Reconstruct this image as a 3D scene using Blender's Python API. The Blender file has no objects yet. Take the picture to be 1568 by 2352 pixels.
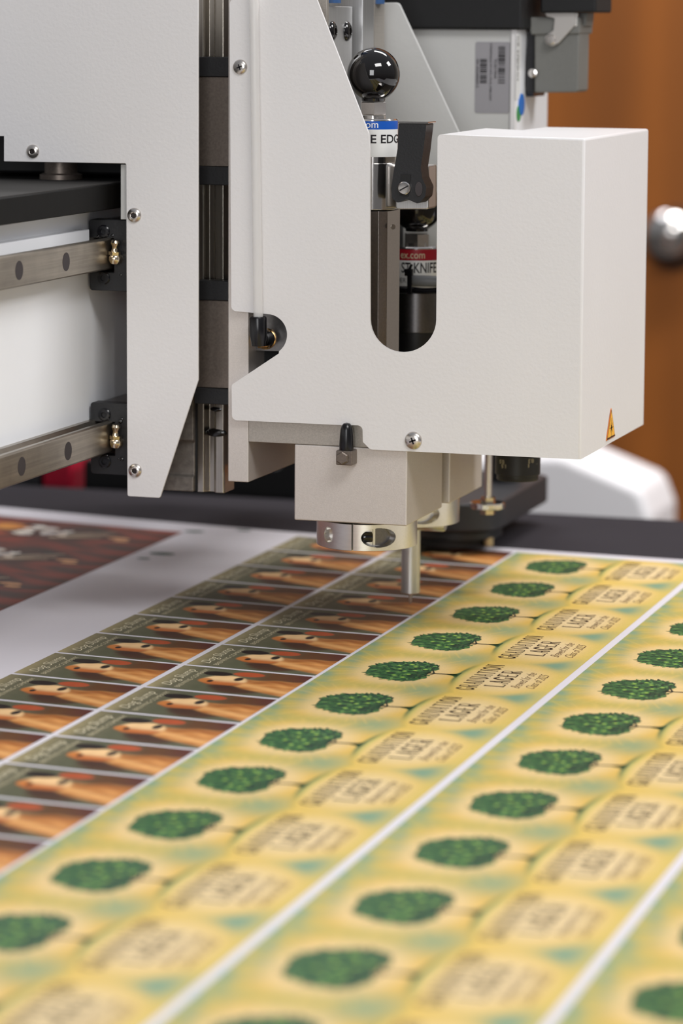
import bpy, bmesh, math, random
import numpy as np
from math import sin, cos, pi, radians, sqrt, atan2
from mathutils import Vector, Matrix
random.seed(7)
S = bpy.context.scene
COL = S.collection

# ------------------------------------------------------------------ camera
F = 7300.0
YAW, PIT, ROL = radians(17.53), radians(8.848), radians(.344)
CAM = Vector((0.5681, -1.8475, 0.3848))
_cy, _sy = cos(YAW), sin(YAW)
FW = Vector((-_sy * cos(PIT), _cy * cos(PIT), -sin(PIT)))
_r = Vector((_cy, _sy, 0)); _u = _r.cross(FW)
RT = _r * cos(ROL) + _u * sin(ROL)
UP = _u * cos(ROL) - _r * sin(ROL)
cd = bpy.data.cameras.new('camera'); cam = bpy.data.objects.new('camera', cd); COL.objects.link(cam)
cam.matrix_world = Matrix(((RT.x, UP.x, -FW.x, CAM.x), (RT.y, UP.y, -FW.y, CAM.y), (RT.z, UP.z, -FW.z, CAM.z), (0, 0, 0, 1)))
cd.sensor_fit = 'VERTICAL'; cd.sensor_height = 36.0; cd.sensor_width = 24.0
cd.lens = F * 36.0 / 2352.0
cd.clip_start = .05; cd.clip_end = 60
cd.dof.use_dof = True; cd.dof.focus_distance = 1.93; cd.dof.aperture_fstop = 6.1
S.camera = cam
S.view_settings.view_transform = 'Standard'; S.view_settings.look = 'None'
S.view_settings.gamma = 1; S.view_settings.use_curve_mapping = False
S.view_settings.exposure = 0.03
S.cycles.use_denoising = True
S.cycles.max_bounces = 8

# ------------------------------------------------------------------ light
W = bpy.data.worlds.new('room_light'); S.world = W; W.use_nodes = True
nt = W.node_tree; nt.nodes.clear()
wo = nt.nodes.new('ShaderNodeOutputWorld'); bg = nt.nodes.new('ShaderNodeBackground')
tc = nt.nodes.new('ShaderNodeTexCoord'); sx = nt.nodes.new('ShaderNodeSeparateXYZ'); rp = nt.nodes.new('ShaderNodeValToRGB')
nt.links.new(tc.outputs['Generated'], sx.inputs[0])
mr = nt.nodes.new('ShaderNodeMapRange'); mr.inputs['From Min'].default_value = -1; mr.inputs['From Max'].default_value = 1
nt.links.new(sx.outputs['Z'], mr.inputs['Value']); nt.links.new(mr.outputs[0], rp.inputs[0])
cr = rp.color_ramp
cr.elements[0].position = .0; cr.elements[0].color = (.07, .068, .07, 1)
cr.elements[1].position = 1.0; cr.elements[1].color = (.62, .64, .70, 1)
for p_, c_ in ((.42, (.17, .165, .165, 1)), (.52, (.34, .335, .34, 1)), (.72, (.46, .47, .50, 1))):
    e_ = cr.elements.new(p_); e_.color = c_
nt.links.new(rp.outputs[0], bg.inputs[0]); bg.inputs[1].default_value = .53
nt.links.new(bg.outputs[0], wo.inputs[0])

def area(name, loc, target, sx_, sy_, power, col=(1, 1, 1)):
    l = bpy.data.lights.new(name, 'AREA'); l.shape = 'RECTANGLE'; l.size = sx_; l.size_y = sy_; l.energy = power; l.color = col
    o = bpy.data.objects.new(name, l); COL.objects.link(o); o.location = loc
    d = Vector(target) - Vector(loc); o.rotation_euler = d.to_track_quat('-Z', 'Y').to_euler()
    return o
area('window_daylight', (2.1, .62, 1.9), (0, 0, .15), .7, .6, 30, (1, .985, .98))
area('window_behind_camera', (.7, -4.2, 1.0), (0, 0, .15), 1.3, 1.7, 47, (.98, .985, 1))
area('ceiling_and_fill_light', (1.3, -1.4, 2.1), (.1, -.2, 0), 1.2, .6, 34, (1, .985, .97))
area('ceiling_and_fill_light', (-1.2, 1.6, 2.0), (-.2, .45, 0), 1.0, .5, 13, (.95, .95, 1))  # added fill, no known lamp; lifts the far left of the table
area('ceiling_and_fill_light', (.3, 1.3, 2.2), (0, 2.1, 0), 1.2, .5, 42, (1, .98, .96))  # added fill, placed and aimed to brighten the white shell at the back

def ray(x, y): return RT * ((x - 784) / F) - UP * ((y - 1176) / F) + FW
def at(x, y, X=None, Y=None, Z=None):
    d = ray(x, y)
    k, v = (0, X) if X is not None else (1, Y) if Y is not None else (2, Z)
    return CAM + d * ((v - CAM[k]) / d[k])

# ------------------------------------------------------------------ materials
def lin(c):
    return tuple(((v / 255) / 12.92 if v <= 10 else (((v / 255) + .055) / 1.055) ** 2.4) for v in c)
MATS = {}
def mat(name, rgb, rough=.5, metal=0., noise=None, bump=None, streak=None, spec=.5, coat=0., trans=0., ior=1.45, sheen=0.):
    """rgb in sRGB 0-255; noise=(scale, amount) tone mottling, bump=(scale,strength), streak=(axis,scale,amount)"""
    m = bpy.data.materials.new(name); m.use_nodes = True; n = m.node_tree.nodes; L = m.node_tree.links
    b = n['Principled BSDF']; c = lin(rgb)
    b.inputs['Base Color'].default_value = (*c, 1); b.inputs['Roughness'].default_value = rough
    b.inputs['Metallic'].default_value = metal; b.inputs['Specular IOR Level'].default_value = spec
    b.inputs['Coat Weight'].default_value = coat; b.inputs['Transmission Weight'].default_value = trans
    b.inputs['IOR'].default_value = ior; b.inputs['Sheen Weight'].default_value = sheen
    co = n.new('ShaderNodeTexCoord')
    src = None
    def mixc(fac, amt, lo=.5, hi=1.35):
        nonlocal src
        mx = n.new('ShaderNodeMix'); mx.data_type = 'RGBA'; mx.blend_type = 'MULTIPLY'; mx.inputs['Factor'].default_value = amt
        rr = n.new('ShaderNodeValToRGB'); rr.color_ramp.elements[0].position = .3; rr.color_ramp.elements[1].position = .7
        rr.color_ramp.elements[0].color = (lo, lo, lo, 1); rr.color_ramp.elements[1].color = (hi, hi, hi, 1)
        L.new(fac, rr.inputs[0])
        if src is None: mx.inputs[6].default_value = (*c, 1)
        else: L.new(src, mx.inputs[6])
        L.new(rr.outputs[0], mx.inputs[7]); src = mx.outputs[2]
    if noise:
        t = n.new('ShaderNodeTexNoise'); t.inputs['Scale'].default_value = noise[0]; t.inputs['Detail'].default_value = 6
        L.new(co.outputs['Object'], t.inputs['Vector']); mixc(t.outputs['Fac'], noise[1])
    if streak:
        mp = n.new('ShaderNodeMapping'); s3 = [streak[1]] * 3; s3[streak[0]] = streak[1] * .02
        mp.inputs['Scale'].default_value = s3
        t = n.new('ShaderNodeTexNoise'); t.inputs['Scale'].default_value = 1; t.inputs['Detail'].default_value = 5
        L.new(co.outputs['Object'], mp.inputs[0]); L.new(mp.outputs[0], t.inputs['Vector']); mixc(t.outputs['Fac'], streak[2])
    if src is not None: L.new(src, b.inputs['Base Color'])
    if bump:
        t = n.new('ShaderNodeTexNoise'); t.inputs['Scale'].default_value = bump[0]; t.inputs['Detail'].default_value = 3
        L.new(co.outputs['Object'], t.inputs['Vector'])
        bp = n.new('ShaderNodeBump'); bp.inputs['Strength'].default_value = bump[1]; bp.inputs['Distance'].default_value = .0004
        L.new(t.outputs['Fac'], bp.inputs['Height']); L.new(bp.outputs[0], b.inputs['Normal'])
    MATS[name] = m
    return m
mat('powder_white', (223, 221, 221), .42, bump=(420, .35), noise=(9, .035), spec=.4)
mat('powder_grey', (196, 196, 194), .45, bump=(420, .3), spec=.4)
mat('beam_white', (236, 238, 242), .35, noise=(14, .05))
mat('alu_blast', (210, 203, 198), .45, metal=.45, noise=(1400, .12), bump=(1500, .15))
mat('alu_side', (178, 172, 164), .40, metal=.7, noise=(1400, .14), streak=(1, 900, .2))
mat('alu_brush', (214, 214, 214), .34, metal=.9, streak=(2, 1200, .2))
mat('alu_bright', (236, 234, 230), .28, metal=1., streak=(0, 900, .08))
mat('steel_rail', (170, 162, 150), .34, metal=1., noise=(60, .25), streak=(1, 700, .35))
mat('steel_rail_v', (184, 178, 168), .2, metal=1., streak=(2, 700, .3))
mat('steel_grey', (124, 114, 106), .4, metal=.8, noise=(700, .3))
mat('cast_grey', (120, 114, 108), .55, metal=.6, noise=(260, .6), bump=(500, .5))
mat('steel_bar', (158, 150, 144), .22, metal=1., noise=(900, .2))
mat('steel_dark', (120, 118, 118), .3, metal=1., noise=(700, .2))
mat('chrome', (222, 218, 214), .12, metal=1.)
mat('screw_steel', (214, 208, 202), .27, metal=1., noise=(700, .12))
mat('socket_shade', (84, 78, 76), .3, metal=1.)  # darker steel paints the shade inside the hex recess
mat('nickel', (214, 200, 176), .16, metal=1., noise=(300, .2))
mat('pale_brass', (190, 170, 130), .4, metal=.6)
mat('brass', (214, 170, 110), .18, metal=1., noise=(300, .2))
mat('black_plastic', (30, 30, 32), .42, bump=(700, .2))
mat('black_matte', (14, 14, 15), .6, noise=(200, .2))
mat('black_gloss', (12, 9, 9), .06, spec=.6, coat=.4)
mat('rubber_black', (14, 14, 18), .25)
mat('grease', (10, 9, 10), .12, spec=.7)
mat('dust_bar', (12, 11, 10), .6, spec=.2, metal=0., streak=(2, 500, .6), noise=(900, .5))
mat('dust_top', (56, 54, 52), .8, noise=(1500, .8), bump=(900, .8))
mat('felt_dark', (47, 44, 49), .85, noise=(9, .12), bump=(900, .4), spec=.2)
mat('foot_dark', (48, 48, 51), .5)
mat('plug_dark', (50, 44, 46), .6)
mat('paper', (220, 217, 224), .42, spec=.45)
mat('conn_grey', (112, 112, 108), .5, noise=(400, .1), metal=.1)
mat('conn_light', (176, 172, 168), .45, metal=.3)
mat('blue_plastic', (52, 84, 128), .4)
mat('blue_sticker', (0, 104, 190), .45)
mat('green_sticker', (52, 140, 76), .5)
mat('label_blue', (20, 84, 178), .4)
mat('label_red', (150, 18, 34), .4)
mat('label_white', (226, 226, 224), .4)
mat('label_grey', (150, 148, 152), .4)
mat('ink_black', (24, 20, 24), .5)
mat('ink_dark', (44, 26, 20), .5)
mat('ink_white', (240, 240, 240), .5)
mat('cream_ink', (206, 194, 160), .5)
mat('warn_yellow', (240, 178, 60), .5)
mat('warn_orange', (214, 120, 40), .5)
mat('tube_clear', (240, 238, 236), .12)
MATS['tube_clear'].node_tree.nodes['Principled BSDF'].inputs['Alpha'].default_value = .42
mat('cable_grey', (110, 112, 114), .5)
mat('red_paint', (190, 10, 50), .5)
mat('wood', (140, 80, 25), .5, streak=(2, 14, .5), noise=(3, .2))
mat('wall_paint', (190, 184, 174), .7, noise=(5, .06))
mat('floor_grey', (92, 88, 86), .6, noise=(8, .2))
mat('white_shell', (250, 248, 250), .45, noise=(5, .04))

def print_mat(name):
    m = bpy.data.materials.new(name); m.use_nodes = True; n = m.node_tree.nodes
    b = n['Principled BSDF']; a = n.new('ShaderNodeAttribute'); a.attribute_name = 'ink'
    m.node_tree.links.new(a.outputs['Color'], b.inputs['Base Color'])
    b.inputs['Roughness'].default_value = .5; b.inputs['Specular IOR Level'].default_value = .25
    MATS[name] = m
print_mat('printed_ink')

# ------------------------------------------------------------------ object helpers
ORG = {}
def thing(name, label, cat, loc, group=None):
    o = bpy.data.objects.new(name, None); COL.objects.link(o); o.location = loc; o.empty_display_size = .02
    o['label'] = label; o['category'] = cat
    if group: o['group'] = group
    ORG[o] = Vector(loc); return o
def tag(o, label, cat, group=None):
    o['label'] = label; o['category'] = cat
    if group: o['group'] = group
    return o
def link(name, bm, mats, parent=None, loc=None, bev=0, seg=3, smooth=35, ang=40, label=None):
    """bm is in world space; the object's origin is the parent's (or loc)."""
    org = ORG[parent] if parent is not None else Vector(loc if loc is not None else (0, 0, 0))
    if isinstance(mats, str): mats = [mats]
    me = bpy.data.meshes.new(name)
    bmesh.ops.translate(bm, verts=bm.verts, vec=-org)
    for f in bm.faces: f.smooth = True
    bm.to_mesh(me); bm.free()
    for m in mats: me.materials.append(MATS[m])
    if smooth is not None: me.set_sharp_from_angle(angle=radians(smooth))
    o = bpy.data.objects.new(name, me); COL.objects.link(o)
    if parent is not None: o.parent = parent
    else: o.location = org
    ORG[o] = org
    if bev:
        md = o.modifiers.new('bevel', 'BEVEL'); md.width = bev; md.segments = seg; md.limit_method = 'ANGLE'; md.angle_limit = radians(ang)
        md.harden_normals = True
    if label: o['label'] = label
    return o
def BM(): return bmesh.new()
def box(bm, x0, x1, y0, y1, z0, z1, mi=0):
    v = [bm.verts.new((x, y, z)) for z in (z0, z1) for y in (y0, y1) for x in (x0, x1)]
    for q in ((0, 2, 3, 1), (4, 5, 7, 6), (0, 1, 5, 4), (2, 6, 7, 3), (0, 4, 6, 2), (1, 3, 7, 5)):
        f = bm.faces.new([v[i] for i in q]); f.material_index = mi
    return v
def frame(ax):
    ax = Vector(ax).normalized(); t = Vector((0, 0, 1)) if abs(ax.z) < .9 else Vector((1, 0, 0))
    a = ax.cross(t).normalized(); return a, ax.cross(a).normalized(), ax
def lathe(bm, o, ax, prof, seg=40, mi=0, ph=0.):
    """prof: (radius, t) along axis"""
    o = Vector(o); a, b, ax = frame(ax); rings = []
    for r, t in prof:
        if r < 1e-7: rings.append([bm.verts.new(o + ax * t)])
        else: rings.append([bm.verts.new(o + ax * t + (a * cos(2 * pi * i / seg + ph) + b * sin(2 * pi * i / seg + ph)) * r) for i in range(seg)])
    for p, q in zip(rings, rings[1:]):
        for i in range(seg):
            j = (i + 1) % seg
            vs = [p[i], p[j], q[j], q[i]] if len(p) > 1 and len(q) > 1 else ([p[0], q[j], q[i]] if len(p) == 1 and len(q) > 1 else [p[i], p[j], q[0]])
            if len(p) == 1 and len(q) == 1: continue
            f = bm.faces.new(vs); f.material_index = mi
    bmesh.ops.recalc_face_normals(bm, faces=bm.faces)
    return rings
def cyl(bm, o, ax, r, h, seg=40, mi=0, c=0., ph=0.):
    if c: return lathe(bm, o, ax, [(0, 0), (r - c, 0), (r, c), (r, h - c), (r - c, h), (0, h)], seg, mi, ph)
    return lathe(bm, o, ax, [(0, 0), (r, 0), (r, h), (0, h)], seg, mi, ph)
def tube(bm, pts, r, seg=12, mi=0):
    pts = [Vector(p) for p in pts]; rings = []
    for i, p in enumerate(pts):
        d = (pts[min(i + 1, len(pts) - 1)] - pts[max(i - 1, 0)]).normalized(); a, b, _ = frame(d)
        if rings:  # keep twist small
            pa = prev - d * prev.dot(d); a = pa.normalized(); b = d.cross(a)
        prev = a
        rings.append([bm.verts.new(p + (a * cos(2 * pi * k / seg) + b * sin(2 * pi * k / seg)) * r) for k in range(seg)])
    for p, q in zip(rings, rings[1:]):
        for i in range(seg):
            j = (i + 1) % seg; f = bm.faces.new((p[i], p[j], q[j], q[i])); f.material_index = mi
    bm.faces.new(rings[0][::-1]); bm.faces.new(rings[-1])
    bmesh.ops.recalc_face_normals(bm, faces=bm.faces)
def fillet(pts):
    """pts: (x, y, r) -> rounded polygon points"""
    out = []; n = len(pts)
    for i in range(n):
        p = Vector(pts[i][:2]); r = pts[i][2] if len(pts[i]) > 2 else 0
        if r <= 0: out.append(p); continue
        a = Vector(pts[i - 1][:2]) - p; b = Vector(pts[(i + 1) % n][:2]) - p
        la, lb = a.length, b.length; a /= la; b /= lb
        th = a.angle(b); d = min(r / math.tan(th / 2), la * .49, lb * .49); rr = d * math.tan(th / 2)
        c = p + (a + b).normalized() * (rr / sin(th / 2))
        s0 = p + a * d - c; s1 = p + b * d - c; k = 7
        tot = atan2(s0.x * s1.y - s0.y * s1.x, s0.dot(s1))
        for j in range(k + 1):
            t = tot * j / k; out.append(c + Vector((s0.x * cos(t) - s0.y * sin(t), s0.x * sin(t) + s0.y * cos(t))))
    return out
def prism(bm, pts, plane, d0, d1, mi=0):
    """closed polygon pts in plane 'XZ' (extruded along Y), 'YZ' (along X) or 'XY' (along Z)"""
    def P(p, d):
        return {'XZ': (p[0], d, p[1]), 'YZ': (d, p[0], p[1]), 'XY': (p[0], p[1], d)}[plane]
    a = [bm.verts.new(P(p, d0)) for p in pts]; b = [bm.verts.new(P(p, d1)) for p in pts]
    f1 = bm.faces.new(a); f2 = bm.faces.new(b[::-1]); fs = [f1, f2]
    for i in range(len(pts)):
        j = (i + 1) % len(pts); fs.append(bm.faces.new((a[j], a[i], b[i], b[j])))
    for f in fs: f.material_index = mi
    bmesh.ops.recalc_face_normals(bm, faces=fs)
def pxpoly(pts, Y):
    """outline points measured on the photograph, carried onto the plane at depth Y -> (x, z, r) in metres"""
    out = []
    for p in pts:
        q = at(p[0], p[1], Y=Y); r = (p[2] if len(p) > 2 else 0) * (q - CAM).dot(FW) / F
        out.append((q.x, q.z, r))
    return out
def text_bm(bm, s, M, size, mi=0, sx_=1., shear=0., off=0., align='LEFT', sp=1.):
    """text laid flat through matrix M (x = reading direction, y = letter up)"""
    cu = bpy.data.curves.new('t', 'FONT'); cu.body = s; cu.size = size; cu.shear = shear; cu.offset = off; cu.align_x = align
    cu.space_character = sp; cu.resolution_u = 3
    o = bpy.data.objects.new('t', cu); COL.objects.link(o)
    dg = bpy.context.evaluated_depsgraph_get(); me = bpy.data.meshes.new_from_object(o.evaluated_get(dg))
    me.transform(Matrix.Diagonal((sx_, 1, 1, 1))); me.transform(M)
    n0 = len(bm.faces); bm.from_mesh(me); bm.faces.ensure_lookup_table()
    for f in bm.faces[n0:]: f.material_index = mi
    bpy.data.objects.remove(o); bpy.data.curves.remove(cu); bpy.data.meshes.remove(me)
def mtx(o, x, y):
    x = Vector(x).normalized(); y = Vector(y).normalized(); z = x.cross(y)
    return Matrix(((x.x, y.x, z.x, o[0]), (x.y, y.y, z.y, o[1]), (x.z, y.z, z.z, o[2]), (0, 0, 0, 1)))

def button_screw(name, c, ax, r, parent, kind='hex', m='screw_steel'):
    """domed screw head with a modelled hex recess, or a black cross painting the recess shade"""
    bm = BM(); h = r * .42; sg = 48
    ri = r * .35
    if kind == 'hex':
        prof = [(r, 0), (r * .99, h * .22), (r * .9, h * .5), (r * .74, h * .78), (r * .56, h * .95), (ri * 1.22, h)]
        rings = lathe(bm, c, ax, prof, sg)
        a, b, ax_ = frame(ax); c = Vector(c)
        def hexr(th): return ri / cos(((th + pi / 6) % (pi / 3)) - pi / 6)
        def ring(t, s=1.): return [bm.verts.new(c + ax_ * t + (a * cos(2 * pi * i / sg) + b * sin(2 * pi * i / sg)) * hexr(2 * pi * i / sg) * s) for i in range(sg)]
        r1 = ring(h * .93); r2 = ring(h * .15, .97); last = [bm.verts.new(c + ax_ * h * .12)]
        for p, q in ((rings[-1], r1), (r1, r2)):
            for i in range(sg):
                j = (i + 1) % sg; bm.faces.new((p[i], p[j], q[j], q[i]))
        for i in range(sg): bm.faces.new((r2[i], r2[(i + 1) % sg], last[0]))
        bmesh.ops.recalc_face_normals(bm, faces=bm.faces)
        inner = set(r1) | set(r2) | set(last)
        for f in bm.faces:
            if all(v in inner for v in f.verts): f.material_index = 1
        return link(name, bm, [m, 'socket_shade'], parent)
    prof = [(r, 0), (r * .97, h * .3), (r * .86, h * .6), (r * .66, h * .84), (r * .4, h * .97), (0, h * 1.0)]
    lathe(bm, c, ax, prof, sg)
    o = link(name, bm, m, parent)
    bm = BM(); a, b, ax_ = frame(ax); c = Vector(c)
    q = 1.08
    for (u, v, rot) in ((.42, .1, .35), (.1, .42, .35)):
        pts = [(-u, -v), (u, -v), (u, v), (-u, v)]
        ca, sa = cos(rot), sin(rot)
        vs0 = []; vs1 = []
        for x, y in pts:
            x2, y2 = (x * ca - y * sa) * r, (x * sa + y * ca) * r
            vs0.append(bm.verts.new(c + a * x2 + b * y2 + ax_ * h * .4)); vs1.append(bm.verts.new(c + a * x2 * .9 + b * y2 * .9 + ax_ * h * 1.01))
        bm.faces.new(vs1); bm.faces.new(vs0[::-1])
        for i in range(4): bm.faces.new((vs0[i], vs0[(i + 1) % 4], vs1[(i + 1) % 4], vs1[i]))
    bmesh.ops.recalc_face_normals(bm, faces=bm.faces)
    link('recess_shade_cross', bm, 'ink_black', o, label='black cross painting the shade of a recess in the screw head')  # solid black cross, its colour stands in for recess shade
    return o

# ------------------------------------------------------------------ room
def struct(name, bm, m, bev=0):
    o = link(name, bm, m, None, (0, 0, 0), bev=bev); o['kind'] = 'structure'; return o
ZF = -.9
bm = BM(); box(bm, -5, 4, -4, 3.1, ZF - .1, ZF); struct('floor', bm, 'floor_grey')
bm = BM(); box(bm, -5, -.75, 2.6, 2.7, ZF, 2.2); box(bm, .9, 4, 2.6, 2.7, ZF, 2.2); struct('wall_back', bm, 'wall_paint')
bm = BM(); box(bm, -.75, .9, 2.6, 2.65, ZF, 2.2)
d1 = struct('door_1', bm, 'wood')
kc = at(1556, 530, Y=2.6)
hx = thing('door_handle', 'blurred chrome ball-shaped door knob on the brown wooden door at right', 'door knob', (kc.x, 2.6, kc.z))
bm = BM(); lathe(bm, (kc.x, 2.6, kc.z), (0, -1, 0), [(0, 0), (.043, 0), (.043, .006), (.036, .010), (0, .011)]); bmesh.ops.translate(bm, verts=bm.verts, vec=(-.004, 0, -.010)); link('rose', bm, 'black_matte', hx)
bm = BM(); lathe(bm, (kc.x, 2.6, kc.z), (0, -1, 0), [(.011, .010), (.011, .03), (.02, .036), (.031, .048), (.035, .062), (.031, .076), (.018, .086), (0, .088)]); link('knob', bm, 'chrome', hx)

# white rounded shell beyond the table
bm = BM()
Yw = 1.5
pp = pxpoly([(640, 1400), (640, 1060, 40), (1290, 1046, 60), (1470, 1124, 46), (1494, 1190, 20), (1500, 1400)], Yw)
pp = fillet([(p[0], p[1] if i not in (0, 5) else ZF, p[2]) for i, p in enumerate(pp)])
prism(bm, pp, 'XZ', Yw, Yw + .14)
o = link('machine_shell', bm, 'white_shell', None, (pp[3][0], Yw, ZF), bev=.02)
tag(o, 'out-of-focus white rounded shell standing behind the dark table edge at right', 'housing')

# ------------------------------------------------------------------ cutting table and printed sheet
tt = thing('cutting_table', 'wide cutting table with a dark grey felt bed under the printed sheet', 'table', (0, -.3, ZF))
bm = BM(); box(bm, -1.3, 1.3, -1.15, .56, -.012, 0); link('felt_bed', bm, 'felt_dark', tt, bev=.003)
bm = BM(); box(bm, -1.3, 1.3, -1.15, .555, -.11, -.0125); link('frame', bm, 'black_plastic', tt, bev=.004)
for x in (-1.2, 1.2):
    for y in (-1.05, .47):
        bm = BM(); box(bm, x - .05, x + .05, y - .05, y + .05, ZF, -.11); link('leg', bm, 'black_plastic', tt, bev=.004)

def g(X): return -.07 * X + .14 * X * X
def arr_mesh(name, V, Fc, cols=None, mats=('printed_ink',), mi=None):
    me = bpy.data.meshes.new(name); me.from_pydata([tuple(v) for v in V], [], [tuple(f) for f in Fc])
    for m in mats: me.materials.append(MATS[m])
    if cols is not None:
        a = me.color_attributes.new('ink', 'FLOAT_COLOR', 'POINT')
        c4 = np.ones((len(V), 4), np.float32); c4[:, :3] = cols; a.data.foreach_set('color', c4.ravel())
    if mi is not None: me.polygons.foreach_set('material_index', mi)
    me.update(); return me
NX, NY = 44, 24
xs = np.linspace(-1.0, .85, NX)
V = []; Fc = []
for i, x in enumerate(xs):
    y1 = .383 + g(x)
    for y in np.linspace(-1.0, y1, NY): V.append((x, y, .0004))
for i in range(NX - 1):
    for j in range(NY - 1):
        a = i * NY + j; Fc.append((a, a + NY, a + NY + 1, a + 1))
sheet = thing('printed_sheet', 'large white printed sheet of beer labels lying flat on the dark table', 'printed sheet', (0, 0, .0002))
me = arr_mesh('paper', V, Fc, mats=('paper',)); po = bpy.data.objects.new('paper', me); COL.objects.link(po); po.parent = sheet
po.location = (0, 0, -.0002)
sd = po.modifiers.new('thickness', 'SOLIDIFY'); sd.thickness = .0003; sd.offset = -1

def sst(x, a, b):
    t = np.clip((x - a) / (b - a), 0, 1); return t * t * (3 - 2 * t)
def L3(c): return np.array(lin(c))
def mixc(A, B, t): return A * (1 - t[..., None]) + B * t[..., None]

# ---- yellow 'Graduation Lager' label: a runs along Y (reading direction), b along X (top -> bottom)
LW, LH = .0961, .1395
def paint_lager(a, b):
    u = a / LW; v = b / LH
    ca, cb = .5 * LW, .042
    dx = (a - ca) / .0335; dy = (b - cb) / .0245
    r = np.sqrt(dx * dx + dy * dy); th = np.arctan2(dy, dx)
    peach = L3((238, 204, 134)); yel = L3((232, 188, 70)); ochre = L3((216, 184, 76)); teal = L3((112, 160, 134)); green = L3((156, 172, 92)); cream = L3((240, 214, 166))
    c = np.zeros(a.shape + (3,)) + ochre
    c = mixc(c, yel, 1 - sst(r, 1.3, 2.0))
    c = mixc(c, peach, 1 - sst(r, .95, 1.5))
    rays = .5 + .5 * np.cos(th * 30 + 2.2 * np.sin(th * 7)); rays = rays ** 7 * sst(r, 1.0, 1.15) * (1 - sst(r, 1.35, 2.3 + .4 * np.sin(th * 13))) * (b < .070)
    ed = np.minimum(u, 1 - u)
    nz = .5 + .5 * np.sin(u * 19 + v * 23) * np.sin(v * 31 - u * 9)
    top = (1 - sst(b, .002, .024)) * (.55 + .45 * nz)
    c = mixc(c, mixc(np.zeros_like(c) + green, np.zeros_like(c) + teal, nz), top * .9)
    side = (1 - sst(ed, .0, .36)) * np.exp(-((b - .068) / .0145) ** 2)
    c = mixc(c, teal, side * .72)
    c = mixc(c, green, (1 - sst(ed, 0, .20)) * np.exp(-((b - .036) / .03) ** 2) * .45)
    c = mixc(c, L3((236, 200, 98)), rays * .38)
    # hill: its crest falls away to both sides
    crest = .0756 + 3.6 * (a - .050) ** 2
    dh = b - crest
    wd = .0005 + .0035 * np.abs(u - .52) ** 1.2 * 2; on = sst(dh, -wd * .7, wd)
    hillc = mixc(np.zeros_like(c) + L3((58, 104, 44)), np.zeros_like(c) + L3((200, 190, 62)), sst(dh, .0004, .0050))
    hillc = mixc(hillc, L3((232, 194, 78)), np.clip(sst(dh, .0026, .0075) + sst(np.abs(u - .52), .10, .44) * .8, 0, 1))
    c = c * (1 - on[..., None]) + hillc * on[..., None]
    rt = np.sqrt(((u - .5) / .50) ** 2 + ((b - .106) / .031) ** 2)
    c = mixc(c, cream, (1 - sst(rt, .30, 1.15)) * on * .78)
    bl = (1 - sst(ed, .0, .36)) * np.exp(-((b - .1250) / .0150) ** 2) * sst(rt, .78, 1.12)
    c = mixc(c, teal, bl * .95)
    bt = sst(b, .128, .1395)
    c = mixc(c, L3((206, 194, 100)), bt * .4)
    n2 = np.sin(a * 900 + np.sin(b * 700) * 3) * np.sin(b * 1100 + np.sin(a * 500) * 2)
    c = c * .90 + .10 * c.mean(-1, keepdims=True)
    return c * (.885 + .03 * n2[..., None])
def grid(na, nb, wa, hb, paint):
    A, B = np.meshgrid(np.linspace(0, wa, na), np.linspace(0, hb, nb), indexing='ij')
    C = paint(A, B).reshape(-1, 3)
    I = np.arange(na * nb).reshape(na, nb)
    Fq = np.stack([I[:-1, :-1], I[:-1, 1:], I[1:, 1:], I[1:, :-1]], -1).reshape(-1, 4)
    return A.ravel(), B.ravel(), C, Fq.tolist()

class Art:
    """ink shapes stacked a hair above the paper; local (a, b) -> x = b, y = a"""
    def __init__(s): s.V = []; s.F = []; s.C = []; s.M = []
    def grid(s, A, B, C, Fq):
        n = len(s.V); s.V += [(b, a, 0) for a, b in zip(A, B)]; s.C += list(C); s.F += [[i + n for i in f][::-1] for f in Fq]
        s.M += [0] * len(Fq)
    def poly(s, pts, col, z):
        n = len(s.V); s.V += [(b, a, z) for a, b in pts]; s.C += [col] * len(pts)
        ar = sum(pts[i][1] * pts[(i + 1) % len(pts)][0] - pts[(i + 1) % len(pts)][1] * pts[i][0] for i in range(len(pts)))
        f = list(range(n, n + len(pts))); s.F.append(f if ar > 0 else f[::-1]); s.M.append(0)
    def stroke(s, pts, w0, w1, col, z):
        n = len(pts)
        for i in range(n - 1):
            (a0, b0), (a1, b1) = pts[i], pts[i + 1]
            d = math.hypot(a1 - a0, b1 - b0) or 1e-9; nx, ny = -(b1 - b0) / d, (a1 - a0) / d
            wa = (w0 + (w1 - w0) * i / (n - 1)) / 2; wb = (w0 + (w1 - w0) * (i + 1) / (n - 1)) / 2
            s.poly([(a0 + nx * wa, b0 + ny * wa), (a1 + nx * wb, b1 + ny * wb), (a1 - nx * wb, b1 - ny * wb), (a0 - nx * wa, b0 - ny * wa)], col, z)
    def text(s, st, a0, b0, width, height, col, z, shear=0., off=0.):
        t = BM(); text_bm(t, st, Matrix.Identity(4), 1.0, shear=shear, off=off)
        xs_ = [v.co.x for v in t.verts]; ys_ = [v.co.y for v in t.verts]
        x0, x1, y0, y1 = min(xs_), max(xs_), min(ys_), max(ys_)
        n = len(s.V); t.verts.index_update()
        for v in t.verts:
            s.V.append((b0 + height * (1 - (v.co.y - y0) / (y1 - y0)), a0 + width * (v.co.x - x0) / (x1 - x0), z)); s.C.append(col)
        for f in t.faces: s.F.append([n + v.index for v in f.verts]); s.M.append(0)
        t.free()
    def mesh(s, name): return arr_mesh(name, s.V, s.F, np.array(s.C), mi=s.M)

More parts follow.
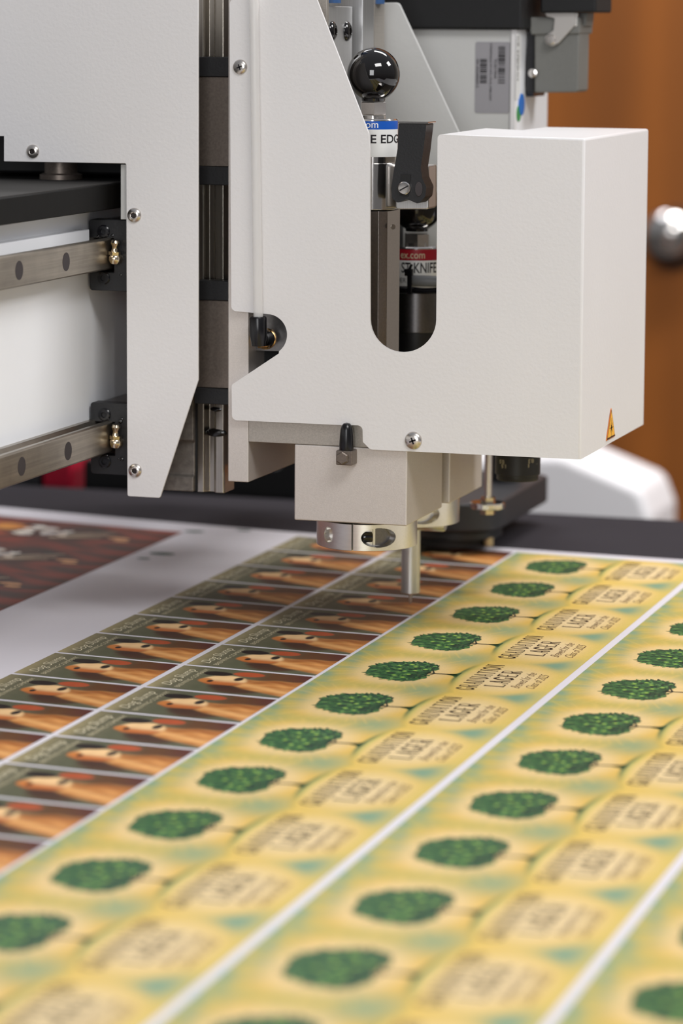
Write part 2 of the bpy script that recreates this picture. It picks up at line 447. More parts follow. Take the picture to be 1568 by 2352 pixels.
# tall thin serif capitals as strokes: unit box, x right, y down
def arc(cx, cy, rx, ry, t0, t1, n=9): return [(cx + rx * cos(radians(t0 + (t1 - t0) * i / n)), cy + ry * sin(radians(t0 + (t1 - t0) * i / n))) for i in range(n + 1)]
GL = {
 'G': [(arc(.5, .5, .42, .46, -35, -325, 16), 1), ([(.86, .92), (.86, .55)], 1), ([(.6, .55), (1.0, .55)], 0)],
 'R': [([(.2, 0), (.2, 1)], 1), ([(.05, .03), (.55, .03)] + arc(.55, .27, .33, .24, -90, 90, 8) + [(.2, .51)], 0), ([(.5, .51), (.95, .98)], 1), ([(.02, .98), (.4, .98)], 0)],
 'A': [([(.5, .0), (.12, .97)], 0), ([(.5, .0), (.86, .97)], 1), ([(.25, .64), (.74, .64)], 0), ([(0, .98), (.26, .98)], 0), ([(.7, .98), (1, .98)], 0)],
 'D': [([(.2, 0), (.2, 1)], 1), ([(.05, .03), (.45, .03)] + arc(.45, .5, .46, .47, -90, 90, 12) + [(.05, .97)], 0)],
 'U': [([(.16, .02), (.16, .68)] + arc(.5, .68, .34, .28, 180, 0, 10) + [(.84, .02)], 1), ([(0, .02), (.34, .02)], 0), ([(.66, .02), (1, .02)], 0)],
 'T': [([(.5, 0), (.5, 1)], 1), ([(.02, .16), (.02, .03), (.98, .03), (.98, .16)], 0), ([(.32, .98), (.68, .98)], 0)],
 'I': [([(.5, 0), (.5, 1)], 1), ([(.15, .02), (.85, .02)], 0), ([(.15, .98), (.85, .98)], 0)],
 'O': [(arc(.5, .5, .42, .47, 0, 360, 20), 1)],
 'N': [([(.14, 1), (.14, .02)], 0), ([(.14, .02), (.86, .98)], 1), ([(.86, 1), (.86, .0)], 0), ([(0, .02), (.2, .02)], 0), ([(0, .98), (.3, .98)], 0), ([(.7, .02), (1, .02)], 0)],
 'L': [([(.2, 0), (.2, 1)], 1), ([(.02, .02), (.4, .02)], 0), ([(.05, .97), (.92, .97), (.92, .8)], 0)],
 'E': [([(.2, 0), (.2, 1)], 1), ([(.04, .03), (.88, .03), (.88, .16)], 0), ([(.2, .5), (.68, .5)], 0), ([(.04, .97), (.92, .97), (.92, .82)], 0)],
}
def serif(art, word, a0, b0, width, height, col, z):
    n = sum(.55 if ch == 'I' else 1 for ch in word); gap = .26; unit = width / (n + gap * (len(word) - 1)); x = a0
    for ch in word:
        w = unit * (.55 if ch == 'I' else 1)
        for pts, thick in GL[ch]:
            t = unit * (.25 if thick else .11)
            art.stroke([(x + px_ * w, b0 + py_ * height) for px_, py_ in pts], t, t, col, z)
        x += w + gap * unit

def lager_art():
    A = Art(); A.grid(*grid(150, 200, LW, LH, paint_lager))
    rnd = random.Random(3); ca, cb = LW / 2, .042
    tr = L3((52, 48, 34)); z1, z2, z3 = .00006, .00010, .00014
    # trunk and flare
    A.stroke([(ca, .052), (ca - .0006, .064), (ca + .0005, .0715), (ca, .0765)], .0016, .0030, tr, z1)
    A.poly([(ca - .001, .070), (ca + .0012, .070), (ca + .003, .0742), (ca + .008, .0775), (ca - .007, .0775), (ca - .003, .0742)], L3((40, 78, 40)), z1)
    br = [[(ca, .061), (ca - .008, .054), (ca - .014, .046), (ca - .017, .038)], [(ca, .060), (ca + .008, .052), (ca + .015, .045), (ca + .019, .036)],
          [(ca, .060), (ca - .002, .048), (ca + .002, .038), (ca, .028)], [(ca, .062), (ca + .012, .0575), (ca + .020, .053)], [(ca, .063), (ca - .012, .0585), (ca - .02, .054)]]
    greens = [(30, 66, 44), (42, 86, 50), (56, 104, 56), (70, 118, 60), (96, 138, 72), (22, 50, 36), (48, 94, 56)]
    ob = [.0200, .0210, .0225, .0260, .0325, .0385, .0450, .0520, .0570, .0605, .0612]
    ow = [.0, .0095, .0145, .0200, .0250, .0280, .0300, .0292, .0262, .0205, .0135]
    A.poly([(ca + .93 * w, .041 + (q - .041) * .95) for q, w in zip(ob, ow)] + [(ca + .005, .0592), (ca - .005, .0592)] + [(ca - .93 * w, .041 + (q - .041) * .95) for q, w in reversed(list(zip(ob, ow))[1:])], L3((28, 72, 46)), z1)
    P = []
    while len(P) < 400:
        a, b = rnd.uniform(-.031, .031), rnd.uniform(.0205, .0612)
        if abs(a) > np.interp(b, ob, ow) - .0008: continue
        if b > .0572 and abs(a) < .006: continue
        P.append((a, b))
    P.sort(key=lambda p: -math.hypot(p[0] / .030, (p[1] - .046) / .022))
    for i, (x, y) in enumerate(P):
        a, b = ca + x, y
        ang = atan2(y - .057, x * 1.3 + 1e-5) + rnd.uniform(-.6, .6)
        ln = rnd.uniform(.0040, .0056); wd = ln * .40
        c = L3(greens[rnd.randrange(len(greens))]) * rnd.uniform(.85, 1.1); u_, v_ = cos(ang), sin(ang)
        pts = [(-.5, 0), (-.15, .5), (.2, .42), (.55, 0), (.2, -.42), (-.15, -.5)]
        A.poly([(a + u_ * p * ln - v_ * q * wd, b + v_ * p * ln + u_ * q * wd) for p, q in pts], c, z2 + .00004 * i / len(P))
    for q in br: A.stroke(q, .0011, .0003, L3((30, 42, 34)), z3 + .00002)
    for fx, fy in ((-.55, -.1), (-.2, -.45), (.15, -.2), (.5, -.35), (-.35, .3), (.1, .35), (.5, .2), (-.05, .05), (-.7, .25), (.72, -.02), (.3, .62)):
        a, b = ca + fx * .026, cb + .001 + fy * .0185
        for s_, cc in ((1., (96, 146, 64)), (.55, (150, 176, 78))):
            A.poly([(a + .0021 * s_ * cos(t), b + .0017 * s_ * sin(t)) for t in np.linspace(0, 2 * pi, 13)[:-1]], L3(cc), z3 + .00003 + .00001 * (1 - s_))
    ink = L3((38, 24, 18))
    serif(A, 'GRADUATION', LW * .5 - .0375, .0855, .075, .0108, ink, z1)
    serif(A, 'LAGER', LW * .5 - .0235, .0992, .047, .0118, ink, z1)
    A.text('Brewed for the', LW * .5 - .023, .1142, .046, .0062, L3((86, 56, 36)), z1, shear=.8, off=-.004)
    A.text('Class of 2025', LW * .5 - .021, .1228, .042, .0062, L3((86, 56, 36)), z1, shear=.8, off=-.004)
    return A.mesh('lager_label')

# ---- dark green 'Dog Slump' label
DW, DH = .0635, .0835
def paint_dog(a, b):
    u = a / DW
    n1 = .5 + .5 * np.sin(a * 310 + np.sin(b * 260) * 2) * np.sin(b * 240 + np.sin(a * 190) * 2)
    n2 = .5 + .5 * np.sin(a * 460 + np.sin(b * 170) * 1.5) * np.sin(b * 150 + np.sin(a * 330))
    c = np.zeros(a.shape + (3,)) + L3((98, 96, 74))
    c = mixc(c, L3((172, 158, 116)), (1 - sst(b, 0, .013)) * (.35 + .5 * (1 - u)))
    c = mixc(c, L3((86, 88, 66)), sst(b, .014, .03))
    c = mixc(c, L3((92, 56, 26)), sst(b, .045, .062) * sst(u, .35, .8))
    c = mixc(c, L3((84, 34, 30)), sst(b, .064, .083) * sst(u, .55, .95))
    c = mixc(c, L3((70, 42, 26)), (1 - sst(np.hypot((u - .22) / .22, (b - .052) / .018), .6, 1.15)))
    gold = mixc(np.zeros_like(c) + L3((214, 150, 84)), np.zeros_like(c) + L3((176, 108, 46)), n2)
    lo = .30 - 6.5 * (b - .05); hi = .62 + 2.2 * (b - .05) + .015 * np.sin(b * 300)
    body = sst(u, lo - .06, lo + .03) * (1 - sst(u, hi - .04, hi + .05)) * sst(b, .045, .052)
    c = c * (1 - body[..., None]) + gold * body[..., None]
    c = mixc(c, L3((232, 176, 110)), body * np.exp(-((u - (lo + .14)) / .07) ** 2) * .7)
    c = mixc(c, L3((140, 76, 30)), body * np.exp(-((u - hi + .05) / .06) ** 2) * .7)
    # muzzle and head
    head = 1 - sst(np.hypot((u - .51) / .24, (b - .0375) / .0145), .82, 1.05)
    hc = mixc(np.zeros_like(c) + L3((236, 196, 142)), np.zeros_like(c) + L3((186, 104, 46)), sst(u, .56, .40))
    hc = mixc(hc, L3((96, 52, 28)), (1 - sst(u, .28, .37)))
    c = c * (1 - head[..., None]) + hc * head[..., None]
    c = mixc(c, L3((196, 120, 56)), 1 - sst(np.hypot((u - .47) / .10, (b - .0262) / .0045), .6, 1.1))
    c = mixc(c, L3((30, 20, 16)), 1 - sst(np.hypot((u - .45) / .055, (b - .0300) / .0022), .6, 1.1))
    c = mixc(c, L3((26, 16, 14)), 1 - sst(np.hypot((u - .775) / .10, (b - .0275) / .0098), .85, 1.02))
    c = mixc(c, L3((172, 76, 38)), 1 - sst(np.hypot((u - .845) / .105, (b - .0460) / .0105), .85, 1.02))
    c = mixc(c, L3((34, 24, 22)), 1 - sst(np.hypot((u - .62) / .10, (b - .0445) / .0032), .6, 1.05))
    c = mixc(c, L3((60, 34, 24)), (1 - sst(np.hypot((u - .25) / .09, (b - .043) / .012), .6, 1.05)) * .8)
    return c * (.94 + .1 * n1[..., None])
def dog_art():
    A = Art(); A.grid(*grid(96, 124, DW, DH, paint_dog))
    A.text('Dog Slump', DW * .5 - .0235, .0052, .046, .0092, L3((214, 204, 174)), .00006, shear=.35, off=-.004)
    A.text('BREWING COMPANY', DW * .5 - .0265, .0156, .0535, .0034, L3((196, 186, 154)), .00006)
    return A.mesh('dog_label')

# ---- dark red-brown label with a pale jumble of timber
BW, BH = .1005, .172
def paint_brown(a, b):
    u = a / BW; v = b / BH
    w1 = np.sin(a * 110 + np.sin(b * 50) * 2.2 + 1); w2 = np.sin(b * 60 + np.sin(a * 90) * 2)
    c = np.zeros(a.shape + (3,)) + L3((140, 40, 8))
    c = mixc(c, L3((48, 14, 5)), np.clip(.45 + .6 * w1 * w2, 0, 1) * .9)
    c = mixc(c, L3((206, 84, 20)), (1 - sst(np.hypot((u - .30) / .22, (v - .12) / .22), .3, 1.1)) * .8)
    c = mixc(c, L3((30, 12, 6)), (1 - sst(np.hypot((u - .55) / .30, (v - .50) / .36), .7, 1.1)) * .75)
    return c
def brown_art():
    A = Art(); A.grid(*grid(60, 80, BW, BH, paint_brown)); rnd = random.Random(11)
    def blob(a, b, ra, rb, col, z, k=9):
        A.poly([(a + ra * cos(t) * rnd.uniform(.75, 1.1), b + rb * sin(t) * rnd.uniform(.75, 1.1)) for t in np.linspace(0, 2 * pi, k + 1)[:-1]], L3(col), z)
    pale = [(226, 214, 196), (200, 180, 160), (214, 206, 200), (176, 150, 122), (236, 228, 216)]
    for i in range(5): blob(BW * rnd.uniform(.52, .72), BH * rnd.uniform(.20, .34), .007, .012, rnd.choice([(214, 140, 50), (196, 112, 34)]), .00004)
    for i in range(26): blob(BW * rnd.uniform(.34, .72), BH * rnd.uniform(.32, .56), rnd.uniform(.002, .006), rnd.uniform(.003, .009), rnd.choice(pale), .00006 + i * 1e-6)
    for i in range(9): blob(BW * rnd.uniform(.30, .75), BH * rnd.uniform(.36, .75), .003, .005, rnd.choice([(30, 44, 34), (28, 18, 12)]), .00010)
    for i in range(9):
        a0, b0 = BW * rnd.uniform(.26, .50), BH * rnd.uniform(.48, .60)
        A.stroke([(a0, b0), (a0 + rnd.uniform(.010, .026), b0 + rnd.uniform(.018, .036))], .0034, .0022, L3(rnd.choice([(166, 146, 124), (134, 112, 88), (188, 160, 130)])), .00012 + i * 1e-6)
    for i in range(3): blob(BW * rnd.uniform(.40, .5), BH * rnd.uniform(.78, .84), .004, .007, (220, 160, 110), .00014)
    return A.mesh('timber_label')

def warp_place(base, x0, y0, cache={}):
    """labels printed on the slightly skewed sheet: same ink, sheared with the paper"""
    key = (base.name, round(x0, 4))
    if key not in cache:
        me = base.copy(); n = len(me.vertices); co = np.empty(n * 3, np.float32); me.vertices.foreach_get('co', co); co = co.reshape(-1, 3)
        X = co[:, 0] + x0; co[:, 1] += -.07 * X + .14 * X * X; me.vertices.foreach_set('co', co.ravel()); me.update(); cache[key] = me
    return cache[key]
ZP = .0003
def put(base, name, x0, y0, label=None):
    o = bpy.data.objects.new(name, warp_place(base, x0, y0)); COL.objects.link(o); o.parent = sheet; o.location = (x0, y0, ZP)
    if label: o['label'] = label
    return o
lager = lager_art(); dog = dog_art(); brown = brown_art()
for col, x0 in enumerate((.0022, .1468, .2914)):
    for k in range(-9, 4):
        v0 = .0320 + .0961 * k - LW / 2
        if col == 1 and k > 2 and False: continue
        put(lager, 'lager_label', x0, v0)
for col, x0 in enumerate((-.1712, -.0838)):
    for k in range(-9, 6):
        put(dog, 'dog_label', x0, -.0325 + .067 * k + .0018)
for ci, x0 in enumerate((-.2585 - BH, -.2585 - 2 * BH, -.2585 - 3 * BH)):
    for k in range(7):
        put(brown, 'timber_label', x0, .345 - BW * (k + 1))
# small green registration smudges on the white margin
MATS['reg_green'] = mat('reg_green', (70, 100, 92), .6)
for px_, py_, w_ in ((372, 1272, .010), (330, 1283, .005), (446, 1221, .008), (560, 1218, .006)):
    p = at(px_, py_, Z=.0005); pts = [(p.x + w_ * cos(t), p.y + w_ * .55 * sin(t)) for t in np.linspace(0, 2 * pi, 15)[:-1]]
    bm = BM(); f = bm.faces.new([bm.verts.new((x, y, .0006)) for x, y in pts]); link('registration_mark', bm, 'reg_green', sheet)

# ------------------------------------------------------------------ gantry beam (runs away from the camera, parallel to Y)
XB = -.183
gb = thing('gantry_beam', 'long white gantry beam with two steel rails receding along its side at left', 'gantry', (-.24, 0, .108))
bm = BM(); box(bm, -.31, XB, -.75, .54, .1085, .2655); link('beam', bm, 'beam_white', gb, bev=.002)
bm = BM(); box(bm, XB - .004, XB + .006, -.75, -.0108, .2395, .2540); link('ledge', bm, 'beam_white', gb, bev=.001)
bm = BM(); box(bm, -.30, -.166, -.75, .5, .2660, .2815); link('dust_covered_bar', bm, 'dust_bar', gb, bev=.0008, label='dark steel bar with grey cutting dust on top')
bm = BM(); box(bm, -.298, -.168, -.75, .02, .2815, .2822); link('dust_layer', bm, 'dust_top', gb, label='grey layer of fine cutting dust')
for zc in (.2385, .1235):
    h = .0098; x0, x1 = XB, -.1665
    prof = [(x0, zc - h), (x0 + .004, zc - h), (x0 + .0075, zc - h * .62), (x0 + .0105, zc - h * .62), (x0 + .0125, zc - h), (x1 - .001, zc - h), (x1, zc - h + .001),
            (x1, zc + h - .001), (x1 - .001, zc + h), (x0 + .0125, zc + h), (x0 + .0105, zc + h * .62), (x0 + .0075, zc + h * .62), (x0 + .004, zc + h), (x0, zc + h)]
    bm = BM(); prism(bm, prof, 'XZ', -.75, .5)
    rl = link('guide_rail', bm, 'steel_rail', gb, bev=.0003, seg=2)
    p1 = at(44, 622.5, X=x1) if zc > .2 else at(50, 1078.5, X=x1)
    pitch = .0710
    for k in range(-7, 2):
        y = p1.y + pitch * k
        bm = BM(); cyl(bm, (x1 - .0002, y, zc), (1, 0, 0), .0056, .0003, 28); link('hole_plug', bm, 'plug_dark', rl, label='dark grey plug in the rail face')

# ------------------------------------------------------------------ carriage
cg = thing('gantry_carriage', 'white carriage side cover with bearings riding on the rails at left', 'carriage', (-.14, .03, .086))
YC = -.006
pp = pxpoly([(455, -160), (455, 872), (367, 1144, 6), (292, 1140, 5), (289, 376, 3), (8.5, 371), (8.5, 313), (-160, 311), (-160, -160)], YC)
bm = BM(); prism(bm, fillet(pp), 'XZ', YC, YC + .002)
sc = link('side_cover', bm, 'powder_white', cg, bev=.0005)
bm = BM(); pp = pxpoly([(277, 378), (292, 378), (292, 504), (277, 504)], YC + .003); prism(bm, pp, 'XZ', YC + .003, YC + .0045); link('inner_flange', bm, 'powder_grey', cg, bev=.0003)
for sx_, sy_, r_ in ((75.5, 348, 16.5), (308.5, 494.5, 17.5), (310.5, 1081, 17)):
    c = at(sx_, sy_, Y=YC); button_screw('screw', c, (0, -1, 0), r_ * 1.93 / F, sc, 'hex')
# carriage plate (cast) and black box painting the dark interior
bm = BM()
pl = [(.026, .0866), (.026, .0960), (.0285, .0975), (.0285, .1180), (.026, .1195), (.026, .1560), (.026, .42), (.20, .42), (.20, .0866)]
prism(bm, pl, 'YZ', -.153, -.1222)
link('carriage_plate', bm, 'cast_grey', cg, bev=.001)
bm = BM(); box(bm, -.1222, -.1210, .0295, .060, .0868, .42); link('gap_shade_strip', bm, 'black_matte', cg)  # black strip paints the shade of the gap beside the rail
bm = BM(); box(bm, -.30, -.156, .06, .2, .284, .43); link('dark_interior_box', bm, 'black_matte', cg, bev=.002)  # black box added to darken the carriage interior behind the notch
# pinion stub above the rack bar
p = at(140, 400, Y=.03)
bm = BM(); lathe(bm, (p.x, .03, .2823), (0, 0, 1), [(0, 0), (.0135, 0), (.0135, .003), (.0105, .004), (.0105, .05), (0, .05)], 36); link('pinion_shaft', bm, 'steel_grey', cg)
# vertical guide rail on the carriage, seen from its side
VR = -.1210
bm = BM(); yc = .040; h = .0098
prof = [(VR, yc - h), (VR + .004, yc - h), (VR + .0068, yc - h * .62), (VR + .0100, yc - h * .62), (VR + .0122, yc - h), (VR + .0172, yc - h), (VR + .0180, yc - h + .0008),
        (VR + .0180, yc + h - .001), (VR + .0172, yc + h), (VR + .0122, yc + h), (VR + .0100, yc + h * .62), (VR + .0068, yc + h * .62), (VR + .004, yc + h), (VR, yc + h)]
prism(bm, prof, 'XY', .0862, .43)
vr = link('vertical_rail', bm, 'steel_rail_v', cg, bev=.0003, seg=2)
for z_, w_ in ((.1395, .0042), (.1245, .0072)):
    bm = BM(); lathe(bm, (VR + .0125, yc - h + .0005, z_), (0, -1, 0), [(w_, 0), (w_ * .9, .0006), (w_ * .4, .0011), (0, .0012)], 18)
    bmesh.ops.scale(bm, vec=(1, 1, .38), space=Matrix.Translation((-VR - .0125, 0, -z_)), verts=bm.verts)
    link('grease_blob', bm, 'grease', vr, label='black grease smear on the rail')
def hbearing(z0, z1):
    bm = BM(); zc = (z0 + z1) / 2; a = .0215
    outer = [(-.1815, z0), (-.1545, z0), (-.1545, z1), (-.1815, z1)]
    # a U-shaped end cap that straddles the rail
    U = fillet([(-.1815, z0 + .0, .002), (-.1545, z0, .0015), (-.1545, z1, .0015), (-.1815, z1, .002), (-.1815, zc + .0105), (-.1652, zc + .0105), (-.1652, zc - .0105), (-.1815, zc - .0105)])
    prism(bm, U, 'XZ', -.0005, .010)
    blk = link('bearing_end_cap', bm, 'black_plastic', cg, bev=.0006)
    bm = BM(); prism(bm, [(x - .0004 if x < -.17 else x, z) for x, z in [(-.1800, z0 + .001), (-.1540, z0 + .001), (-.1540, z1 - .001), (-.1800, z1 - .001), (-.1800, zc + .0108), (-.1650, zc + .0108), (-.1650, zc - .0108), (-.1800, zc - .0108)]], 'XZ', .010, .07)
    link('bearing_body', bm, 'steel_dark', cg, bev=.0005)
    for zz in (z1 - .0075, z0 + .0080):
        bm = BM(); xx = -.1718
        lathe(bm, (xx, -.0003, zz), (0, -1, 0), [(.0042, 0), (.0041, .0008), (.0034, .0014), (.0019, .0015), (.0018, .0003), (0, .0002)], 24); link('cap_screw', bm, 'rubber_black', blk)
    # grease nipple: elbow ball, hex, waisted tip pointing up
    cx, cy_, cz = -.1628, -.0050, zc - .0020
    np_ = BM()
    lathe(np_, (cx, .0, cz), (0, -1, 0), [(.0036, 0), (.0036, .0030), (.0030, .0040), (0, .0045)], 24)
    lathe(np_, (cx, cy_, cz - .0030), (.10, -.1, 1), [(0, 0), (.0030, .0006), (.0040, .0026), (.0038, .0048), (.0030, .0058), (.0030, .006)], 24)
    lathe(np_, (cx, cy_, cz + .0028), (.10, -.1, 1), [(0, 0), (.0038, .0), (.0038, .0022), (0, .0022)], 6)
    lathe(np_, (cx, cy_, cz + .005), (.10, -.1, 1), [(0, 0), (.0024, 0), (.0018, .0016), (.0017, .0028), (.0028, .0048), (.0030, .0056), (.0022, .0070), (0, .0071)], 24)
    link('grease_nipple', np_, 'nickel', blk, label='small nickel grease fitting standing on the bearing cap')
    rr = random.Random(int(z0 * 1e4))
    for i in range(6):
        gm = BM()
        gx = -.176 + .016 * rr.random(); gz = zc + (.012 if i % 2 else -.012) + rr.uniform(-.002, .002); rad = rr.uniform(.0006, .0016)
        lathe(gm, (gx, -.0004, gz), (0, -1, 0), [(rad, 0), (rad * .8, rad * .5), (0, rad * .8)], 10)
        link('grease_drop', gm, 'grease', blk, label='glistening black drop of grease')
hbearing(.2150, .2595); hbearing(.0992, .1445)

# ------------------------------------------------------------------ cutting head (moves up and down on the vertical rail)
hd = thing('cutting_unit', 'white-covered cutting head with U-shaped slot above the printed labels', 'cutting head', (0, .05, .08))
# vertical bearing blocks (black caps, steel body)
for zs in ((.2095, .2218, .281, .2930), (.1441, .1543, .2095, .2218), (.348, .3601, .42, .43)):
    pass
def vblock(z0, z1, z2, z3):
    bm = BM()
    def c_shape(o_):  # plan view, straddles the rail
        return [(VR + .0022, .0195 + o_), (-.0918, .0195 + o_), (-.0918, .0605 - o_), (VR + .0022, .0605 - o_), (VR + .0022, yc + .0108), (VR + .0192, yc + .0108), (VR + .0192, yc - .0108), (VR + .0022, yc - .0108)]
    prism(bm, c_shape(0), 'XY', z1, z2); link('bearing_body', bm, 'steel_grey', hd, bev=.0006)
    for a, b in ((z0, z1), (z2, z3)):
        bm = BM(); prism(bm, c_shape(-.0012), 'XY', a, b); link('bearing_end_cap', bm, 'black_plastic', hd, bev=.0006)
vblock(.1441, .1543, .2095, .2218); vblock(.2813, .2927, .3480, .3601)
# mounting plate (slab)
bm = BM(); box(bm, -.0912, -.0777, .004, .178, .0980, .43); link('mounting_plate', bm, 'alu_blast', hd, bev=.0006)
# cross bar under the cover
bm = BM(); box(bm, -.0776, .030, .004, .20, .1236, .1400); link('cross_bar', bm, 'alu_side', hd, bev=.0003)
# spindle blocks and collars
blocks = []
for (y0, y1) in ((.004, .0838), (.1017, .1815)):
    bm = BM(); box(bm, -.0476, .0253, y0, y1, .0759, .1234)
    blocks.append(link('spindle_block', bm, 'alu_blast', hd, bev=.0009, seg=3))
def collar(cx, cy_):
    bm = BM(); ro, ri = .0317, .0262; z0, z1 = .0570, .0738
    sg = 160; gapa = radians(-89.5)
    def pt(r, th, z): return (cx + r * cos(th), cy_ + r * sin(th), z)
    # outer wall with two pockets (threaded hole and screw pocket) modelled as recesses
    nz = 14
    def pocket(th, t):
        d = 0
        for (c0, hw, hh, dep) in pockets:
            dt = (th - c0 + pi) % (2 * pi) - pi
            e = (dt * ro / hw) ** 2 + ((t - .5) * (z1 - z0) / hh) ** 2
            if e < 1: d = max(d, dep * min(1, (1 - e) / .22) ** .5)
        return d
    pockets = [(radians(-122.5), .0042, .0050, .0036), (radians(-59), .0112, .0060, .0075)]
    if cy_ > .1: pockets = pockets[1:]
    NT = 720; nz = 34; rows = []
    for k in range(nz * 2 + 1):
        t = k / (nz * 2); z = z0 + (z1 - z0) * t; rows.append([])
        edge = .0006 if k in (0, nz * 2) else 0
        for i in range(NT):
            th = 2 * pi * i / NT; r = ro - edge - pocket(th, t)
            dt = (th - gapa + pi) % (2 * pi) - pi
            if abs(dt) < radians(.9): r = ri + .001
            rows[-1].append(bm.verts.new(pt(r, th, z)))
    for p, q in zip(rows, rows[1:]):
        for i in range(NT): j = (i + 1) % NT; bm.faces.new((p[i], p[j], q[j], q[i]))
    inn = [[bm.verts.new(pt(ri, 2 * pi * i / NT, z)) for i in range(NT)] for z in (z0, z1)]
    for i in range(NT):
        j = (i + 1) % NT
        bm.faces.new((inn[1][i], inn[1][j], inn[0][j], inn[0][i])); bm.faces.new((rows[0][j], rows[0][i], inn[0][i], inn[0][j])); bm.faces.new((rows[-1][i], rows[-1][j], inn[1][j], inn[1][i]))
    bmesh.ops.recalc_face_normals(bm, faces=bm.faces)
    co = link('clamp_collar', bm, 'alu_bright', hd, smooth=25)
    th = pockets[-1][0]; c = Vector(pt(ro - .0050, th - .05, (z0 + z1) / 2)); tdir = Vector((-sin(th), cos(th), 0))
    bm = BM(); lathe(bm, c - tdir * .0085, tdir, [(0, 0), (.0026, 0), (.0033, .0014), (.0033, .0062), (.0018, .0063), (.0016, .003), (0, .003)], 24)
    link('clamp_screw', bm, 'black_gloss', co, label='dark socket screw lying in the collar pocket')
    return co
collar(-.0125, .044); collar(-.0120, .142)
for cy_ in (.044, .142):
    bm = BM(); cyl(bm, (-.012, cy_, .0735), (0, 0, 1), .0285, .0035, 60); link('bearing_ring', bm, 'rubber_black', hd)
    bm = BM(); lathe(bm, (-.012, cy_, .0600), (0, 0, 1), [(.010, 0), (.0260, 0), (.0260, .012), (.010, .012), (.010, 0)], 60); link('spindle_nose', bm, 'steel_dark', hd)
# knife shaft below the rear collar
bm = BM(); cx, cy_ = -.0121, .142
zt = at(942, 1362, Y=.142).z
lathe(bm, (cx, cy_, zt), (0, 0, 1), [(0, 0), (.0055, 0), (.0062, .0006), (.0062, .065), (0, .065)], 48)
ks = link('knife_shaft', bm, 'alu_brush', hd)
bm = BM(); lathe(bm, (cx, cy_, .0010), (0, 0, 1), [(0, 0), (.0005, .0002), (.0009, .0015), (.0012, .0042), (.0016, zt - .0005), (0, zt + .001)], 20); link('needle_tip', bm, 'alu_side', ks, label='thin brass-coloured pointed needle')
p = at(996, 1222, Y=.140)
bm = BM(); lathe(bm, (-.006, .140, .0555), (1, 0, 0), [(0, 0), (.0046, 0), (.0046, .0165), (.0038, .018), (0, .018)], 30)
link('clamp_barrel', bm, 'alu_bright', hd)

# --- front cover: one bent sheet with a U slot and a box-shaped hood at right
def arcpx(cx, cy, r, t0, t1, n=14): return [(cx + r * cos(radians(t0 + (t1 - t0) * i / n)), cy + r * sin(radians(t0 + (t1 - t0) * i / n))) for i in range(n + 1)]
ol = [(726, -4, 6), (846, 306, 14), (849, 345, 10), (849.5, 730)]
ol += arcpx(925.5, 733, 76, 178, 2, 22)[0:]
ol = [p for p in ol if True]
ol += [(1004.5, 308.5, 9), (1343, 317.5), (1333, 1055.5)]
ol += [(850, 1032.5, 13), (833, 1015), (832, 977, 12), (784, 976.5), (532.5, 965, 12), (531.5, 884, 9), (640, 812)]
ol += arcpx(611, 769, 48, 52, -78, 14)
ol += [(580, 718.5), (531, 714, 12), (527, -2, 12)]
pp = pxpoly(ol, 0.0)
pf = fillet(pp)
bm = BM()
vs = [bm.verts.new((p.x, 0, p.y)) for p in pf]
ff = bm.faces.new(vs)
TR = Vector((pp[[i for i, q in enumerate(ol) if q[:2] == (1343, 317.5)][0]][0], 0, pp[[i for i, q in enumerate(ol) if q[:2] == (1343, 317.5)][0]][1]))
bm.verts.ensure_lookup_table()
vTR = min(vs, key=lambda v: (v.co - TR).length); iTR = vs.index(vTR)
vBR = vs[(iTR + 1) % len(vs)]; vTL = vs[iTR - 1]
YS = .1772
b1 = bm.verts.new((vBR.co.x, YS, vBR.co.z)); b2 = bm.verts.new((vTR.co.x, YS, vTR.co.z))
side = bm.faces.new((vTR, vBR, b1, b2))
t3 = bm.verts.new((.0655, YS + .004, vTR.co.z)); t4 = bm.verts.new((.0655, .118, vTR.co.z - .0001)); t5 = bm.verts.new((vTL.co.x - .004, .118, vTL.co.z))
topf = bm.faces.new((vTL, vTR, b2, t3, t4, t5))
bmesh.ops.recalc_face_normals(bm, faces=bm.faces)
if ff.normal.y > 0: bmesh.ops.reverse_faces(bm, faces=bm.faces)
fold = [e for e in bm.edges if (vTR in e.verts and (vBR in e.verts or vTL in e.verts or b2 in e.verts))]
bmesh.ops.bevel(bm, geom=fold, offset=.0016, segments=4, affect='EDGES', profile=.5)
fc = link('front_cover', bm, 'powder_white', hd, smooth=30)
md = fc.modifiers.new('sheet', 'SOLIDIFY'); md.thickness = .002; md.offset = -1
md = fc.modifiers.new('edge', 'BEVEL'); md.width = .0005; md.segments = 2; md.limit_method = 'ANGLE'; md.angle_limit = radians(60)
for pl_ in fc.data.polygons:
    if pl_.area > .002: pl_.use_smooth = False
for sx_, sy_, r_ in ((551.5, 154, 17.5), (949, 1012, 21)):
    c = at(sx_, sy_, Y=0); button_screw('screw', c, (0, -1, 0), r_ * 1.93 / F, fc, 'cross')
